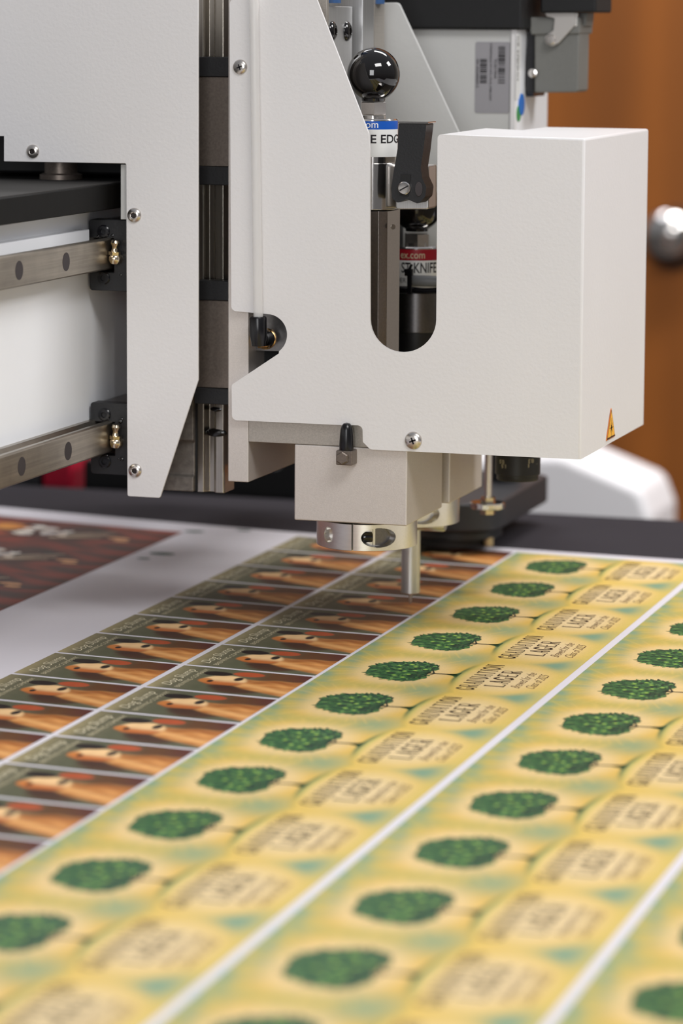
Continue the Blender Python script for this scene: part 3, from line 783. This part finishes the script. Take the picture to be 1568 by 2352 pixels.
# warning triangle on the hood's side
XS = vBR.co.x if False else pp[[i for i, q in enumerate(ol) if q[:2] == (1333, 1055.5)][0]][0] + .0004
tri = [at(1402.5, 938, X=XS), at(1392, 1013, X=XS), at(1411.5, 1001, X=XS)]
zb = (tri[1].z + tri[2].z) / 2; yl, yr = tri[1].y, tri[2].y; zt_ = tri[0].z; ym = (yl + yr) / 2
bm = BM(); prism(bm, [(yl, zb), (yr, zb), (ym, zt_)], 'YZ', XS - .0002, XS + .0002)
def inset(s): return [(ym + (y - ym) * s, zb + (z - zb) * s + (zt_ - zb) * (1 - s) * .33) for y, z in ((yl, zb), (yr, zb), (ym, zt_))]
prism(bm, inset(.93), 'YZ', XS + .0001, XS + .0003, 2); prism(bm, inset(.84), 'YZ', XS + .0002, XS + .0004, 1)
zc = zb + (zt_ - zb) * .36
for k in range(8):
    t = k * pi / 4; l_ = (yr - yl) * (.26 if k % 2 == 0 else .17)
    d = Vector((cos(t), sin(t))); nn = Vector((-d.y, d.x)) * .0004
    prism(bm, [(ym - nn.x, zc - nn.y), (ym + d.x * l_, zc + d.y * l_), (ym + nn.x, zc + nn.y)], 'YZ', XS + .0004, XS + .0005, 3)
prism(bm, [(ym + .0012 * cos(t), zc + .0012 * sin(t)) for t in np.linspace(0, 2 * pi, 13)[:-1]], 'YZ', XS + .0004, XS + .0005, 3)
prism(bm, [(yl + .001, zb + .0005), (yr - .001, zb + .0005), (yr - .0016, zb + .0014), (yl + .0016, zb + .0014)], 'YZ', XS + .0004, XS + .0005, 3)
link('warning_sticker', bm, ['warn_orange', 'warn_yellow', 'ink_dark', 'ink_dark'], fc, label='small orange triangle sticker with black starburst')

# inner back plate seen in the left notch, with elbow fitting and clear tube
bm = BM(); box(bm, -.0777, -.035, .026, .030, at(600, 806, Y=.026).z, .43); link('inner_plate', bm, 'alu_side', hd, bev=.0003)
bm = BM(); box(bm, -.0777, -.060, .034, .178, .27, .43); link('head_core', bm, 'alu_side', hd)
bm = BM(); box(bm, -.0777, -.030, .034, .178, .1405, .27); link('dark_inner_fill', bm, 'black_matte', hd)  # black box paints the dark inside of the head
bm = BM(); pp2 = pxpoly([(579, 700), (690, 700), (690, 809), (579, 806, 6)], .018); prism(bm, fillet(pp2), 'XZ', .018, .026); link('cylinder_block', bm, 'steel_dark', hd, bev=.0004)
c = at(611, 778, Y=.018)
el = BM(); lathe(el, (c.x, .018, c.z), (0, -1, 0), [(.0066, 0), (.0066, .001), (.0060, .0012)], 36); lathe(el, (c.x, .018, c.z), (0, -1, 0), [(0, 0), (.0062, .0012), (.0062, .006), (.0050, .0068), (0, .007)], 6)
link('hex_fitting', el, 'brass', hd, label='polished brass hex fitting')
c0 = at(602, 780, Y=.004); c1 = at(593, 735, Y=-.003)
bm = BM(); tube(bm, [(c0.x + .001, .013, c0.z), (c0.x, .006, c0.z), (c0.x - .0003, .002, c0.z + .001), (c0.x - .0008, -.001, c0.z + .004), (c1.x, -.003, c1.z - .004), (c1.x, -.003, c1.z)], .0045, 24)
lathe(bm, (c1.x, -.003, c1.z - .008), (.02, 0, -1), [(0, -.010), (.0050, -.010), (.0054, -.009), (.0054, .001), (.0042, .008), (0, .008)], 28)
bmesh.ops.create_uvsphere(bm, u_segments=24, v_segments=16, radius=.0050, matrix=Matrix.Translation((c0.x - .0002, .0015, c0.z + .0008)))
link('elbow_fitting', bm, 'rubber_black', hd)
bm = BM(); tp = at(592, 727, Y=-.0032)
pts = [at(593 - 12 * t, 727 - 860 * t, Y=-.0034) for t in np.linspace(0, 1, 12)]
tube(bm, [p for p in pts], .0030, 20)
link('air_tube', bm, 'tube_clear', hd, label='milky clear air tube running up the cover')

# black rubber cap on a square nut at the cover's lower edge
c = at(797, 1049, Y=0.0)
bm = BM(); box(bm, c.x - .0052, c.x + .0052, -.0065, .004, c.z - .0045, c.z + .0045); sn = link('square_nut', bm, 'steel_grey', hd, bev=.0006)
bm = BM(); lathe(bm, (c.x - .0008, -.0064, c.z), (0, -1, 0), [(0, 0), (.0042, 0), (.0042, .0016), (.0034, .0022), (0, .0022)], 6, ph=pi / 6); link('bolt_head', bm, 'steel_grey', sn)
zc = c.z + .0046; hh = at(797, 971, Y=-.002).z - zc
bm = BM(); lathe(bm, (c.x + .0002, -.002, zc), (0, 0, 1), [(0, 0), (.0044, .0), (.0046, .002), (.0042, hh * .5), (.0038, hh * .75), (.0032, hh * .88), (.002, hh * .97), (0, hh)], 36); link('rubber_cap', bm, 'rubber_black', sn, label='glossy black rubber cap')

# bracket with two black button screws, high behind the cover
XK = -.040
bm = BM(); box(bm, -.052, XK, .039, .094, .30, .3915); bk = link('side_bracket', bm, 'alu_brush', hd, bev=.0005)
for yy in (.0520, .0825): button_screw('screw', (XK, yy, .3762), (1, 0, 0), .0064, bk, 'hex', 'black_gloss')
# uprights behind it
bm = BM(); box(bm, -.0595, -.036, .104, .128, .272, .43); link('upright', bm, 'alu_brush', hd, bev=.0006)
bm = BM(); box(bm, -.0595, -.040, .142, .165, .272, .43); link('upright', bm, 'alu_side', hd, bev=.0006)
for px_, Yb in ((757, .055), (858, .150)):
    p = at(px_, 7 if px_ < 800 else 9, Y=Yb)
    bm = BM()
    NT = 72; rad = .0068
    rr_ = lambda i: rad * (1 + .04 * ((i % 6) < 3))
    lo_ = [bm.verts.new((p.x + rr_(i) * cos(2 * pi * i / NT), Yb + rr_(i) * sin(2 * pi * i / NT), p.z)) for i in range(NT)]
    hi_ = [bm.verts.new((v.co.x, v.co.y, .43)) for v in lo_]
    bm.faces.new(lo_[::-1]); bm.faces.new(hi_)
    for i in range(NT): j = (i + 1) % NT; bm.faces.new((lo_[i], lo_[j], hi_[j], hi_[i]))
    link('collet_ring', bm, 'blue_plastic', hd, label='blue ribbed plastic ring')
# rear cover sheet with the same sloping edge
YR = .180
pp2 = pxpoly([(800, 8), (916, 6, 12), (1056, 308, 6), (1056, 700), (800, 700)], YR)
bm = BM(); prism(bm, fillet(pp2), 'XZ', YR, YR + .002); link('rear_cover', bm, 'powder_grey', hd, bev=.0006)
bm = BM(); box(bm, -.06, .04, .184, .190, .1405, .235); link('rear_bulkhead', bm, 'black_matte', hd)

# clamp ears and cam lever on the front tool socket
def rbox(px0, py0, px1, py1, Ya, Yb, rad=6):
    return fillet(pxpoly([(px0, py0, rad), (px1, py0, rad), (px1, py1, rad), (px0, py1, rad)], Ya))
bm = BM(); prism(bm, rbox(908, 380, 984, 481, .030, .04), 'XZ', .030, .046); clm = link('clamp_ear', bm, 'alu_brush', hd, bev=.0008)
bm = BM(); prism(bm, rbox(930, 378, 994, 478, .047, .05), 'XZ', .047, .056); link('clamp_ear', bm, 'alu_side', hd, bev=.0008)
bm = BM(); lathe(bm, (-.0105, .044, .2676), (0, 0, 1), [(.0161, 0), (.0172, 0), (.0172, .0286), (.0161, .0286), (.0161, 0)], 64); link('tool_socket', bm, 'chrome', hd, bev=.0004)
lv = fillet(pxpoly([(917, 283, 3), (981, 284, 4), (974, 345, 0), (968, 385, 0), (971, 408, 8), (981, 430, 12), (978, 452, 10), (962, 468, 8), (948, 462, 4), (936, 456, 4), (915, 466, 8), (902, 455, 8), (900, 432, 10), (906, 395, 10), (915, 340, 0)], .012))
bm = BM(); prism(bm, lv, 'XZ', .010, .026); lev = link('clamp_lever', bm, 'black_plastic', hd, bev=.0014)
bm = BM(); prism(bm, fillet(pxpoly([(914, 279, 1), (983, 280, 1), (983, 284, 1), (914, 283, 1)], .0095)), 'XZ', .0095, .0265); link('lever_edge', bm, 'chrome', lev)
bm = BM(); prism(bm, fillet(pxpoly([(921, 400, 2), (943, 401, 2), (938, 452, 3), (917, 450, 3)], .0098)), 'XZ', .0094, .0102); link('slot_shade_patch', bm, 'black_matte', lev, label='black patch painting the shade of the slot in the lever fork')  # raised black patch paints the dark of an open slot
c = at(929, 432, Y=.0094); bm = BM(); lathe(bm, c, (0, -1, 0), [(.0040, 0), (.0040, .0014), (.0034, .0020), (0, .0021)], 32); ls = link('slotted_screw', bm, 'chrome', lev)
bm = BM(); M_ = mtx((c.x, c.y - .0022, c.z), (cos(.5), 0, sin(.5)), (-sin(.5), 0, cos(.5))); vq = [bm.verts.new(M_ @ Vector(q)) for q in ((-.003, -.0004, 0), (.003, -.0004, 0), (.003, .0004, 0), (-.003, .0004, 0))]; bm.faces.new(vq)
link('slot_shade_mark', bm, 'ink_black', ls)  # flat black strip paints the shade in the screw's slot
c = at(962, 434, Y=.0098); bm = BM(); lathe(bm, c, (0.15, -1, 0), [(.0036, 0), (.0034, .0006), (0, .0008)], 30)
bmesh.ops.scale(bm, vec=(.65, 1, 1.25), space=Matrix.Translation(-c), verts=bm.verts); link('pivot_pin', bm, 'plug_dark', lev)

# ------------------------------------------------------------------ tool modules
def curved_label(parent, cx, cy, r, z0, z1, a0, a1, m, name='label_band', extra=None, lab=None):
    bm = BM(); n = 40; ro = r + .00015
    lo = [bm.verts.new((cx + ro * cos(a0 + (a1 - a0) * i / n), cy + ro * sin(a0 + (a1 - a0) * i / n), z0)) for i in range(n + 1)]
    hi = [bm.verts.new((v.co.x, v.co.y, z1)) for v in lo]
    for i in range(n): bm.faces.new((lo[i], lo[i + 1], hi[i + 1], hi[i]))
    mats = [m]
    for (s, ang_end, zb, h, mi, wsx) in (extra or []):
        mats.append(mi); t = BM(); text_bm(t, s, Matrix.Identity(4), 1.0, off=.014 if h > .0049 else 0.)
        xs_ = [v.co.x for v in t.verts]; ys_ = [v.co.y for v in t.verts]; x1 = max(xs_); y0 = min(ys_ + [0]); H = .70
        for v in t.verts:
            a = ang_end - (x1 - v.co.x) / H * h * wsx / (r + .0003)
            z = zb + v.co.y / H * h
            v.co = Vector((cx + (r + .0003) * cos(a), cy + (r + .0003) * sin(a), z))
        tm = bpy.data.meshes.new('t'); t.to_mesh(tm); t.free(); n0 = len(bm.faces); bm.from_mesh(tm); bpy.data.meshes.remove(tm); bm.faces.ensure_lookup_table()
        for f in bm.faces[n0:]: f.material_index = len(mats) - 1
    return link(name, bm, mats, parent, label=lab)
def ang_at(cx, cy, r, px_, z):
    """angle on the cylinder whose visible point falls on picture column px_"""
    best = None
    for k in range(-1700, 200):
        a = radians(k / 10); P = Vector((cx + r * cos(a), cy + r * sin(a), z)); d = P - CAM; X_ = 784 + F * d.dot(RT) / d.dot(FW)
        if (Vector((cos(a), sin(a), 0)).dot(CAM - P)) <= 0: continue
        if best is None or abs(X_ - px_) < best[0]: best = (abs(X_ - px_), a)
    return best[1]
RC = .0158
def tool(name, label, cx, cy, zball, rball, znut, zcap, zbot):
    t = thing(name, label, 'tool holder', (cx, cy, zbot))
    bm = BM(); bmesh.ops.create_uvsphere(bm, u_segments=64, v_segments=40, radius=rball, matrix=Matrix.Translation((cx, cy, zball)))
    lathe(bm, (cx, cy, zball - rball * .99), (0, 0, 1), [(0, 0), (.0072, 0), (.0078, .003), (0, .003)], 40)
    link('ball_knob', bm, 'black_gloss', t, label='glossy black ball knob', smooth=60)
    bm = BM(); lathe(bm, (cx, cy, znut[0]), (0, 0, 1), [(0, 0), (.0080, 0), (.0086, .0006), (.0086, znut[1] - znut[0] - .0006), (.0080, znut[1] - znut[0]), (0, znut[1] - znut[0])], 6, ph=.35); link('hex_nut', bm, 'screw_steel', t)
    bm = BM(); lathe(bm, (cx, cy, zcap), (0, 0, 1), [(0, -.004), (RC, -.004), (RC, -.0008), (RC - .0008, 0), (.0078, 0), (.0078, .0018), (0, .0018)], 64); link('end_disc', bm, 'chrome', t)
    return t
def zpx(py_, cy, px_=870): return at(px_, py_, Y=cy).z
c1 = (-.0104, .044)
z_cap = zpx(274, .044 - RC); z_b = zpx(298, .044 - RC); z_w = zpx(361, .044 - RC); z_s = zpx(376, .044 - RC)
t1 = tool('tool_holder', 'tool holder with blue-banded label and black ball knob, the taller front one', c1[0], c1[1], zpx(171, .044, 857), .0164, (zpx(265, .044 - .008), zpx(234, .044 - .008)), z_cap, .124)
bm = BM(); cyl(bm, (c1[0], c1[1], z_s - .0001), (0, 0, 1), RC, z_cap - .004 - z_s, 64); link('barrel', bm, 'chrome', t1)
aR = ang_at(c1[0], c1[1], RC, 912.5, z_b); a870 = ang_at(c1[0], c1[1], RC, 868, z_b)
curved_label(t1, c1[0], c1[1], RC, z_b, z_cap - .0012, radians(-200), aR + .01, 'label_blue', extra=[('com', a870, zpx(294, .044 - RC), .0044, 'ink_white', 1.0)], name='blue_band')
curved_label(t1, c1[0], c1[1], RC, z_w, z_b, radians(-200), aR + .01, 'label_white', extra=[('E EDG', aR, zpx(329, .044 - RC), .0051, 'ink_black', 1.12)], name='white_label')
# square lower body with one chamfered corner towards the viewer
pts = []
for k in range(4):
    for d_ in (-9.5, 9.5): a = radians(-51 + 90 * k + d_); pts.append((c1[0] + .0176 * cos(a), c1[1] + .0176 * sin(a)))
bm = BM(); prism(bm, pts, 'XY', .1402, .2670); link('square_body', bm, 'steel_bar', t1, bev=.0003, smooth=20)
c = at(901, 521, Y=.030); bm = BM(); lathe(bm, (c.x + .0003, c.y, c.z), (.75, -.66, 0), [(.0016, 0), (.0016, .0005), (0, .0004)], 20); link('set_screw', bm, 'chrome', t1)
c2 = (-.0101, .142); YF = .142 - RC
z_cap = zpx(568, YF, 957); z_b = zpx(599, YF, 957); z_w = zpx(662, YF, 957)
t2 = tool('tool_holder', 'tool holder with red-banded label and black ball knob, the lower rear one', c2[0], c2[1], zpx(474, .142, 957), .0163, (zpx(567, .134), zpx(535, .134)), z_cap, .124)
bm = BM(); cyl(bm, (c2[0], c2[1], zpx(672, YF, 957)), (0, 0, 1), RC, z_cap - .004 - zpx(672, YF, 957), 64); link('barrel', bm, 'chrome', t2)
aR2 = ang_at(c2[0], c2[1], RC, 1003, z_b)
curved_label(t2, c2[0], c2[1], RC, z_b, z_cap - .0016, radians(-190), aR2 + .2, 'label_red', extra=[('ex.com', ang_at(c2[0], c2[1], RC, 975, z_b), zpx(594, YF, 957), .0048, 'cream_ink', .84)], name='red_band')
curved_label(t2, c2[0], c2[1], RC, z_w, z_b, radians(-190), aR2 + .2, 'label_white', extra=[('ST KNIFE', ang_at(c2[0], c2[1], RC, 1001, z_b), zpx(627, YF, 957), .0066, 'ink_black', .68), ('DER W', ang_at(c2[0], c2[1], RC, 952, z_b), zpx(650, YF, 957), .0030, 'ink_black', 1.)], name='white_label')
z3 = zpx(765, .125, 957)
bm = BM(); cyl(bm, (c2[0], c2[1], z3), (0, 0, 1), .0180, zpx(674, .125, 957) - z3, 64); link('lower_barrel', bm, 'steel_dark', t2, bev=.0004)
bm = BM(); cyl(bm, (c2[0], c2[1], .1402), (0, 0, 1), .0165, z3 - .1402, 64); link('spindle_body', bm, 'black_plastic', t2)
# cable and tie across the rear tool
Yc_ = .118
pL = at(905, 646, Y=Yc_); pR = at(1030, 640, Y=Yc_)
bm = BM(); tube(bm, [(pL.x + (pR.x - pL.x) * t, Yc_ + .004 * (2 * t - 1) ** 2, at(957, 647, Y=Yc_).z + .0006 * sin(t * 3)) for t in np.linspace(.35, 1, 14)], .0036, 16)
tag(link('grey_cable', bm, 'cable_grey', None, (pR.x, Yc_, pL.z)), 'grey sleeved cable crossing in front of the red-banded tool holder', 'cable')
bm = BM(); tube(bm, [(pL.x + (pR.x - pL.x) * t, Yc_ + .002, at(957, 667, Y=Yc_).z + .0004 * sin(t * 9)) for t in np.linspace(-.1, 1, 16)], .0020, 12)
tag(link('black_cable', bm, 'rubber_black', None, (pR.x, Yc_, pL.z)), 'thin black cable running just under the grey sleeved cable', 'cable')
zt0 = at(940, 675, Y=.113).z; zt1 = at(940, 612, Y=.113).z; xt = at(941, 640, Y=.113).x
bm = BM(); box(bm, xt - .0016, xt + .0016, .1118, .1130, zt0, zt1 - .004); box(bm, xt - .0030, xt + .0022, .1105, .1135, zt1 - .006, zt1 - .0015); tube(bm, [(xt, .112, zt1 - .002), (xt + .001, .1115, zt1 + .0005), (xt + .0018, .111, zt1 + .0012)], .001, 8)
tag(link('cable_tie', bm, 'rubber_black', None, (xt, .112, zt0), bev=.0004), 'black cable tie looped around the grey sleeved cable', 'cable tie')

# ------------------------------------------------------------------ camera unit under the hood
Yl = .155
a_ = at(1137, 1080, Y=Yl); b_ = at(1240, 1080, Y=Yl); cx = (a_.x + b_.x) / 2; rad = (b_.x - a_.x) / 2 * cos(YAW) * 1.03
zb = at(1189, 1096, Y=Yl - rad).z; zb2 = at(1189, 1109, Y=Yl - rad).z
ln = thing('camera_lens', 'black lens barrel with small white numbers pointing down beneath the white hood', 'lens', (cx, Yl, zb2))
bm = BM(); lathe(bm, (cx, Yl, zb2), (0, 0, 1), [(0, .001), (rad * .80, 0), (rad * .90, 0), (rad * .92, .0008), (rad * .92, zb - zb2), (rad, zb - zb2 + .0003), (rad, .14 - zb2), (0, .14 - zb2)], 72)
link('barrel', bm, 'black_plastic', ln, bev=.0002)
def lens_txt(s, px_, py_, h):
    a = ang_at(cx, Yl, rad, px_, zb); P = Vector((cx + (rad + .0002) * cos(a), Yl + (rad + .0002) * sin(a), at(px_, py_, Y=Yl - rad).z))
    bm = BM(); tx = Vector((-sin(a), cos(a), 0)); text_bm(bm, s, mtx(P, -tx, (0, 0, -1)), h, align='CENTER'); return bm
for s, px_, py_, h in (('0.5', 1152, 1057, .0036), ('1.5', 1157, 1067, .0036), ('0.3', 1218, 1057, .0036), ('1', 1213, 1066, .0042), ('.', 1232, 1070, .004)):
    link('lens_number', lens_txt(s, px_, py_, h), 'cream_ink', ln, label='small white number printed on the lens')
Yr = .225
p0 = at(1120, 1160, Y=Yr)
rd = thing('threaded_rod', 'thin threaded steel rod with a round knurled nut, left of the lens', 'threaded rod', (p0.x, Yr, p0.z - .006))
bm = BM(); rr = .0029; zt = .135; zb0 = p0.z - .001; n = 130
prof = [(0, 0)] + [(rr * (1 if i % 2 else .84), (zt - zb0) * i / n) for i in range(n + 1)] + [(0, zt - zb0)]
lathe(bm, (p0.x, Yr, zb0), (0, 0, 1), prof, 24); link('thread', bm, 'screw_steel', rd, smooth=80)
bm = BM(); NT = 60; R0 = .0120; zk = at(1110, 1170, Y=Yr - .01).z
lathe(bm, (p0.x - .0004, Yr, zk - .0005), (0, 0, 1), [(0, 0), (.006, 0), (R0 - .0006, .0), (R0, .0006), (R0, .0036), (R0 - .0006, .0042), (.006, .0042), (0, .0042)], 20); link('knurled_disc', bm, 'chrome', rd, smooth=15)
bm = BM(); cyl(bm, (p0.x, Yr, zk + .0036), (0, 0, 1), .0052, .0035, 6); cyl(bm, (p0.x, Yr, zk - .0045), (0, 0, 1), .0054, .0042, 6); link('lock_nut', bm, 'nickel', rd)
# pressure foot: long dark plate with round end, ring below
ft = thing('pressure_foot', 'dark grey pressure foot plate with black ring hovering above the sheet', 'pressure foot', (-.045, .378, .004))
xr = -.010; R_ = .036; xc = xr - R_; ycf = .378
pts = [(xc + R_ * cos(t), ycf + R_ * sin(t)) for t in np.linspace(-pi, 0, 28)] + [(xr, .508), (xr - .010, .520), (xc - R_, .520)]
bm = BM(); prism(bm, pts, 'XY', .0165, .0375); link('plate', bm, 'foot_dark', ft, bev=.002)
bm = BM(); lathe(bm, (xc, ycf, .0100), (0, 0, 1), [(.016, 0), (.0335, 0), (.0335, .0060), (.016, .0060), (.016, 0)], 60); link('collar', bm, 'black_plastic', ft, bev=.0006)
bm = BM(); lathe(bm, (xc - .004, ycf - .004, .0040), (0, 0, 1), [(.018, 0), (.0300, 0), (.0300, .0058), (.018, .0058), (.018, 0)], 60); link('brush_ring', bm, 'black_matte', ft, bev=.0006)
bm = BM(); lathe(bm, (xc + .028, ycf - .014, .0050), (0, 0, 1), [(0, 0), (.0035, 0), (.0035, .006), (0, .006)], 20); link('foot_screw', bm, 'pale_brass', ft)
bm = BM(); cyl(bm, (xc + .012, .47, .0375), (0, 0, 1), .012, .10, 30); link('slide_post', bm, 'black_plastic', ft)

# ------------------------------------------------------------------ rear control housing with stickers, connector
YH = .245; XH = at(1187, 150, Y=.245).x; YHB = at(1258, 200, X=XH).y
hs = thing('control_housing', 'tall pale grey housing with barcode sticker and black top behind the head', 'housing', (XH - .05, .28, .13))
ZTH = at(1100, 67, Y=YH).z
bm = BM(); box(bm, XH - .150, XH - .004, YH, YHB, .13, ZTH)
link('housing_body', bm, 'powder_grey', hs, bev=.0012)
bm = BM(); xa = at(1172, 150, Y=YH - .002).x; box(bm, xa, XH, YH - .002, YH + .002, .13, ZTH); link('corner_trim', bm, 'powder_white', hs, bev=.0006)
bm = BM(); box(bm, XH - .004, XH, YH + .002, YHB, .13, ZTH); link('side_panel', bm, 'beam_white', hs, bev=.0008)
bm = BM(); xa = at(945, 67, Y=YH - .004).x; box(bm, XH - .16, XH + .004, YH - .006, YHB + .03, ZTH + .0001, .45); link('black_top', bm, 'black_matte', hs, bev=.0015)
bm = BM(); xs0 = at(1092, 100, Y=YH).x; xs1 = at(1172, 100, Y=YH).x; zs1 = at(1130, 96, Y=YH).z; zs0 = at(1130, 260, Y=YH).z
prism(bm, fillet([(xs0, zs0, .0015), (xs1, zs0, .0015), (xs1, zs1, .0015), (xs0, zs1, .0015)]), 'XZ', YH - .0004, YH, 0)
H_ = zs1 - zs0; Wd = xs1 - xs0
rb = random.Random(5)
def bars(x0, x1, z0, z1):
    z = z0
    while z < z1:
        h = rb.choice((.0004, .0004, .0007, .0011)); 
        v = [bm.verts.new(q) for q in ((x0, YH - .0006, z), (x1, YH - .0006, z), (x1, YH - .0006, min(z + h, z1)), (x0, YH - .0006, min(z + h, z1)))]
        f = bm.faces.new(v); f.material_index = 1; z += h + rb.choice((.0004, .0006, .0010))
bars(xs0 + Wd * .66, xs0 + Wd * .86, zs0 + H_ * .42, zs0 + H_ * .94)
bars(xs0 + Wd * .14, xs0 + Wd * .34, zs0 + H_ * .42, zs0 + H_ * .77)
def vtxt(s, x, z, size): text_bm(bm, s, mtx((x, YH - .0007, z), (0, 0, -1), (1, 0, 0)), size, 1)
vtxt('SW Z0230000915', xs0 + Wd * .03, zs0 + H_ * .76, .0026); vtxt('TE1821904A', xs0 + Wd * .55, zs0 + H_ * .77, .0026)
vtxt('STR0SPINDLE MT1473-170-EL-P0B0-DDF', xs0 + Wd * .42, zs0 + H_ * .98, .0022)
link('barcode_sticker', bm, ['label_grey', 'ink_black'], hs, label='grey sticker with two barcodes turned on its side')
bm = BM()
def sidequad(y0, y1, z0, z1, o_, mi=0):
    f = bm.faces.new([bm.verts.new(q) for q in ((XH + o_, y0, z0), (XH + o_, y1, z0), (XH + o_, y1, z1), (XH + o_, y0, z1))]); f.material_index = mi
ya = at(1184, 150, X=XH).y; yb = at(1194, 150, X=XH).y
sidequad(ya, yb, at(1189, 152, X=XH).z, at(1189, 78, X=XH).z, .0003); sidequad(ya, yb, at(1189, 228, X=XH).z, at(1189, 154, X=XH).z, .0003)
text_bm(bm, 'CZ 278MMM', mtx((XH + .0005, ya + .002, at(1189, 82, X=XH).z), (0, 0, -1), (0, 1, 0)), .0055, 1)
link('strip_label', bm, ['label_white', 'ink_dark'], hs, label='narrow white strip label down the housing side')
for nm, px_, py_, w_, m_, o_ in (('round_sticker', 1196, 240, 8, 'blue_sticker', .0008), ('round_sticker', 1190, 261, 6, 'green_sticker', .0005)):
    c = at(px_, py_, X=XH); rz = abs(at(px_, py_ - (25 if w_ == 8 else 18), X=XH).z - c.z)
    bm = BM(); cyl(bm, (XH, c.y, c.z), (1, 0, 0), rz, o_, 40); link(nm, bm, m_, hs, label='round blue dot sticker' if w_ == 8 else 'round green dot sticker')
# heavy-duty connector on the housing side
YK = .268
def pk(x, y): q = at(x, y, Y=YK); return (q.x, q.z)
cn = thing('cable_connector', 'grey industrial cable connector with metal latch and black hood at top', 'connector', (at(1270, 200, Y=YK).x, YK, .33))
P_ = pxpoly([(1226, 60, 4), (1330, 66, 5), (1327, 212, 8), (1226, 213, 4)], YK)
bm = BM(); prism(bm, fillet(P_), 'XZ', YK, YK + .030); link('connector_body', bm, 'conn_grey', cn, bev=.003)
P_ = pxpoly([(1212, 40, 4), (1334, 38, 5), (1332, 78, 4), (1220, 80, 4)], YK)
bm = BM(); prism(bm, fillet(P_), 'XZ', YK - .002, YK + .036); link('connector_collar', bm, 'conn_grey', cn, bev=.002)
bm = BM(); prism(bm, fillet(pxpoly([(1226, 52, 2), (1226, 222, 2), (1209, 222, 3), (1203, 170, 12), (1210, 115, 8), (1218, 52, 2)], YK)), 'XZ', YK - .001, YK + .030); link('gasket', bm, 'rubber_black', cn, bev=.001)
c = at(1224, 168, Y=YK - .0012); bm = BM(); lathe(bm, c, (0, -1, 0), [(.0034, 0), (.0030, .002), (0, .0028)], 24); link('flange_screw', bm, 'chrome', cn)
bm = BM(); prism(bm, fillet(pxpoly([(1250, 28, 3), (1322, 28, 2), (1322, 56, 4), (1283, 99, 6), (1268, 107, 8), (1252, 100, 8), (1251, 84, 8), (1270, 70, 6), (1273, 42, 4), (1255, 38, 3)], YK - .004)), 'XZ', YK - .0045, YK - .0022); lt = link('latch_lever', bm, 'conn_light', cn, bev=.0006)
c = at(1265, 91, Y=YK - .0045); bm = BM(); lathe(bm, c, (0, -1, 0), [(.0034, 0), (.0034, .0010), (.0028, .0018), (0, .0019)], 28); link('latch_rivet', bm, 'screw_steel', lt)
bm = BM(); prism(bm, fillet(pxpoly([(1239, -60), (1370, -60), (1368, 29, 6), (1240, 30, 6)], YK - .008)), 'XZ', YK - .008, YK + .04); link('black_hood', bm, 'black_matte', cn, bev=.003)
bm = BM(); prism(bm, pxpoly([(1316, 30), (1328, 30), (1326, 60), (1315, 60)], YK), 'XZ', YK - .003, YK); link('latch_spring', bm, 'label_white', cn, bev=.0004)
bm = BM(); prism(bm, fillet(pxpoly([(1329, 30, 1), (1350, 30, 1), (1347, 60, 3), (1329, 60, 2)], YK + .01)), 'XZ', YK + .008, YK + .028); link('latch_tab', bm, 'conn_grey', cn, bev=.0006)

# dark cable carrier and red block behind the table's far edge
bm = BM(); p0 = at(192, 1110, Y=.60); p1 = at(672, 1110, Y=.60)
zk0 = -.05; prism(bm, fillet([(p0.x, zk0), (p1.x + .02, zk0), (p1.x + .02, .022, .008), (p1.x - .006, .030, .006), (p1.x - .012, .018, .004), (p0.x, .018, .004)]), 'XZ', .60, .66)
tag(link('cable_carrier', bm, 'black_matte', None, (p1.x, .63, zk0), bev=.002), 'blurred black cable carrier lying low behind the table edge', 'cable carrier')
p0 = at(118, 1090, Y=.62); p1 = at(182, 1090, Y=.62)
bm = BM(); box(bm, p0.x, p1.x, .60, .66, -.05, .030)
tag(link('red_block', bm, 'red_paint', None, (p1.x, .63, -.05), bev=.003), 'blurred bright red block behind the table, below the lower rail', 'block')
p0 = at(-30, 1090, Y=.62); p1 = at(112, 1090, Y=.62)
bm = BM(); box(bm, p0.x, p1.x, .60, .66, -.05, .034)  # added box, darkens the bright patch left of the red block
tag(link('added_dark_panel', bm, 'foot_dark', None, (p1.x, .63, -.05), bev=.003), 'added dark grey panel covering a bright patch behind the table, left of the red block', 'panel')
